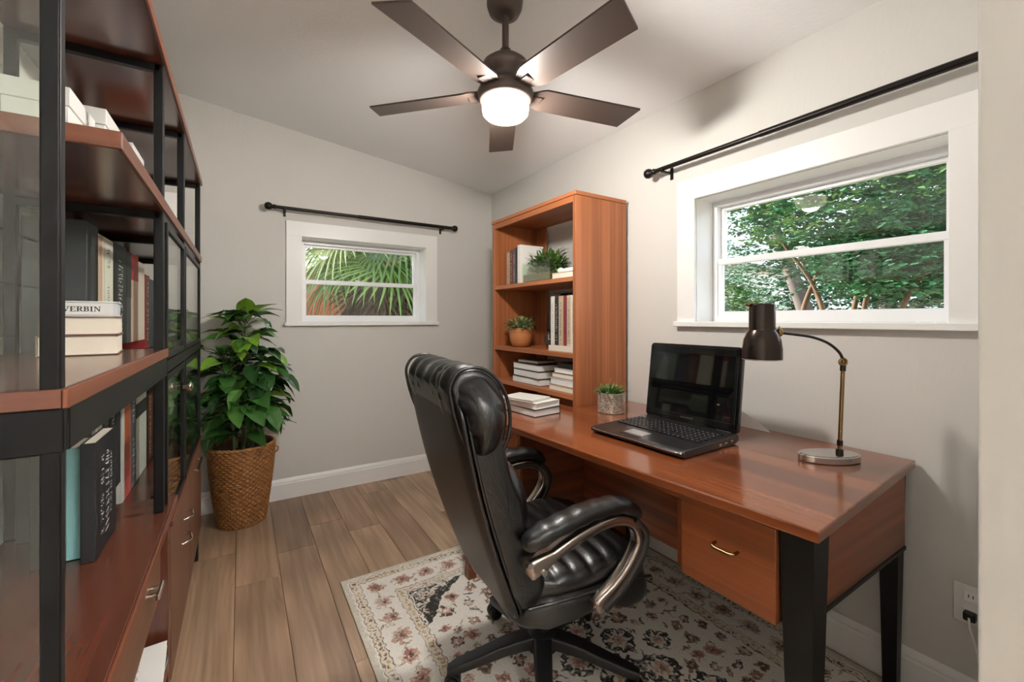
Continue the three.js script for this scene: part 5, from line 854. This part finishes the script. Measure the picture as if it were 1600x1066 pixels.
// leafy trees: clusters of small leaves
function leafCloud(n, boxes, size, seedv) {
  const keep = seed; seed = seedv; const pos = [], nor = [], uv = [];
  const q = new THREE.Quaternion(), e = new THREE.Euler(), A = V(0, 0, 0);
  const shape = [[0, 0, 0], [0.32, 0.06, 0.4], [0, 0, 1], [-0.32, 0.06, 0.4]];
  for (let i = 0; i < n; i++) {
    const b = boxes[Math.floor(rnd() * boxes.length)]; let x, y, z; do { x = rr(-1, 1); y = rr(-1, 1); z = rr(-1, 1); } while (x * x + y * y + z * z > 1);
    const l = Math.pow(Math.hypot(x, y, z), -0.35); const C = V(b[0] + x * b[3] * l, b[1] + y * b[4] * l, b[2] + z * b[5] * l);
    // a spray of leaflets on one short twig
    const a = rr(0, 6.283), m = 7, tw = V(Math.sin(a), rr(-0.5, 0.3), Math.cos(a)).normalize();
    for (let k = 0; k < m; k++) {
      e.set(rr(-0.5, 0.6), a + (k % 2 ? 1 : -1) * rr(0.7, 1.3), rr(-0.5, 0.5), 'YXZ'); q.setFromEuler(e); const s = size * rr(0.7, 1.25), o = C.clone().addScaledVector(tw, k * size * 0.42);
      const v = shape.map(([X, Y, Z]) => A.set(X * s, Y * s, Z * s).applyQuaternion(q).add(o).toArray());
      const f = [v[0], v[1], v[2], v[0], v[2], v[3]]; for (let h = 0; h < 6; h += 3) { const u1 = V(...f[h + 1]).sub(V(...f[h])), u2 = V(...f[h + 2]).sub(V(...f[h])), nn = u1.cross(u2).normalize(); for (let d = 0; d < 3; d++) { pos.push(...f[h + d]); nor.push(nn.x, nn.y, nn.z); uv.push(0, 0); } }
    }
  }
  seed = keep; const g = new THREE.BufferGeometry(); g.setAttribute('position', new THREE.Float32BufferAttribute(pos, 3)); g.setAttribute('normal', new THREE.Float32BufferAttribute(nor, 3)); g.setAttribute('uv', new THREE.Float32BufferAttribute(uv, 2)); return g;
}
const lf = (r, g, b) => phys(srgb(r, g, b), 0.55, { transmission: 0.3, thickness: 0 });
const foliageM = [lf(70, 134, 88), lf(50, 104, 70), lf(112, 152, 76), lf(40, 80, 50)], barkM = std(srgb(100, 92, 86), 0.95), twigM = std(srgb(110, 86, 66), 0.9);
function tree(label, x, z, limbs, clouds, cat = 'tree', nm = 'tree') {
  const t = thing(nm, label, cat, [x, -0.3, z]);
  for (const [r, ...pts] of limbs) { const c = new THREE.CatmullRomCurve3(pts.map((p) => V(...p))); part(t, r > 0.05 ? 'trunk' : 'branch', gridGeo(9, 22, (u, v) => { const P = c.getPoint(v), a = u * 6.283, rr2 = r * (1 - 0.45 * v) * (1 + 0.14 * nz(u * 9, v * 40, 9, 40)); return [P.x + Math.cos(a) * rr2, P.y, P.z + Math.sin(a) * rr2]; }, true), r > 0.05 ? barkM : twigM); }
  for (const [n, size, mi, bx, sd] of clouds) { const m = part(t, 'foliage', leafCloud(n, bx, size, sd), foliageM[mi]); m.userData.kind = 'stuff'; }
  return t;
}
tree('dense green tree with fine leaves outside the wide window', 4.6, -1.75, [[0.03, [-0.1, 0, 0.1], [-0.05, 1.2, 0.1], [0.2, 2.4, 0.2]], [0.028, [0.2, 0, -0.2], [0.1, 1.4, -0.1], [-0.1, 2.3, -0.3]], [0.025, [-0.4, 0, 0.4], [-0.3, 1.5, 0.3], [-0.5, 2.2, 0.5]], [0.026, [-0.5, 0, -0.1], [-0.4, 1.6, -0.1], [-0.2, 2.3, 0.1]], [0.022, [-0.7, 0, 0.3], [-0.55, 1.7, 0.1], [-0.75, 2.2, -0.1]], [0.024, [-0.6, 0, 0.7], [-0.5, 1.6, 0.6], [-0.6, 2.1, 0.9]]],
  [[2600, 0.055, 0, [[-0.3, 2.5, 0.25, 0.75, 0.55, 0.7], [-0.2, 2.9, -0.4, 0.7, 0.5, 0.6], [0, 2.2, 0.9, 0.6, 0.6, 0.6], [-0.5, 2.05, 0.55, 0.35, 0.35, 0.45]], 5], [2400, 0.055, 1, [[0.1, 2.6, 0.0, 0.9, 0.8, 1.0], [0.4, 2.1, 0.5, 0.6, 0.5, 0.9]], 6], [700, 0.05, 2, [[-0.3, 2.7, 0.2, 0.9, 0.7, 0.9]], 7]]);
tree('leaning grey barked tree outside the wide window', 6.1, -2.35, [[0.12, [0, 0, 0], [-0.02, 1.0, -0.1], [0, 2.0, -0.42], [0, 3.4, -0.9]], [0.04, [0, 2.4, -0.55], [0.1, 2.8, -0.3], [0.2, 3.3, 0.1]]], [[700, 0.07, 2, [[0.1, 3.7, -0.6, 0.8, 0.35, 0.7]], 9]]);
tree('loose olive shrub behind the leaning tree', 8.4, -5.4, [[0.03, [0, 0, 0], [0.1, 1.2, 0], [0.2, 2.2, 0.1]]], [[1500, 0.075, 2, [[0, 1.7, 0, 1.0, 0.7, 1.2]], 10], [700, 0.075, 0, [[0.2, 2.7, -0.1, 0.8, 0.6, 0.9], [0, 2.0, 0.2, 0.8, 0.6, 0.9]], 14]], 'shrub', 'shrub');
tree('far dark green tree behind the fine leaved tree', 7.6, -2.4, [[0.1, [0, 0, 0], [0.1, 1.5, 0.1], [0, 3, 0]]], [[2200, 0.085, 1, [[0, 2.0, 0, 1.3, 1.2, 1.6], [0, 3.2, 0.8, 1.2, 0.8, 1.0]], 11], [1400, 0.085, 3, [[0, 1.8, 0.4, 1.2, 1.0, 1.6]], 15]]);
tree('dark green tree standing behind the palm', 2.3, -7.9, [[0.08, [0, 0, 0], [0.1, 1.5, 0.1], [0, 2.6, 0]]], [[1500, 0.08, 0, [[0.6, 2.2, 0, 1.1, 1.0, 0.6]], 12], [1300, 0.08, 3, [[0.5, 2.0, -0.2, 1.3, 1.2, 0.6]], 13]]);
{
  const t = thing('white_house', 'white house glimpsed past the leaning tree', 'house', [12.5, -0.3, -9.5]);
  part(t, 'wall', box(-2, 2, 0, 2.9, -3, 3, 0.01), std(srgb(226, 222, 216), 0.8)); part(t, 'roof', box(-2.2, 2.2, 2.9, 3.05, -3.2, 3.2, 0.01), std(srgb(150, 146, 140), 0.8)); part(t, 'window', box(-2.02, -1.98, 1.1, 2.1, 0.4, 1.6, 0.005), std(srgb(80, 92, 104), 0.15));
}
renderer.shadowMap.enabled = true;
scene.traverse((o) => { if (o.isMesh || (o.isLight && !o.isRectAreaLight)) o.castShadow = true; if (o.isMesh) o.receiveShadow = true; });
renderer.render(scene, camera);
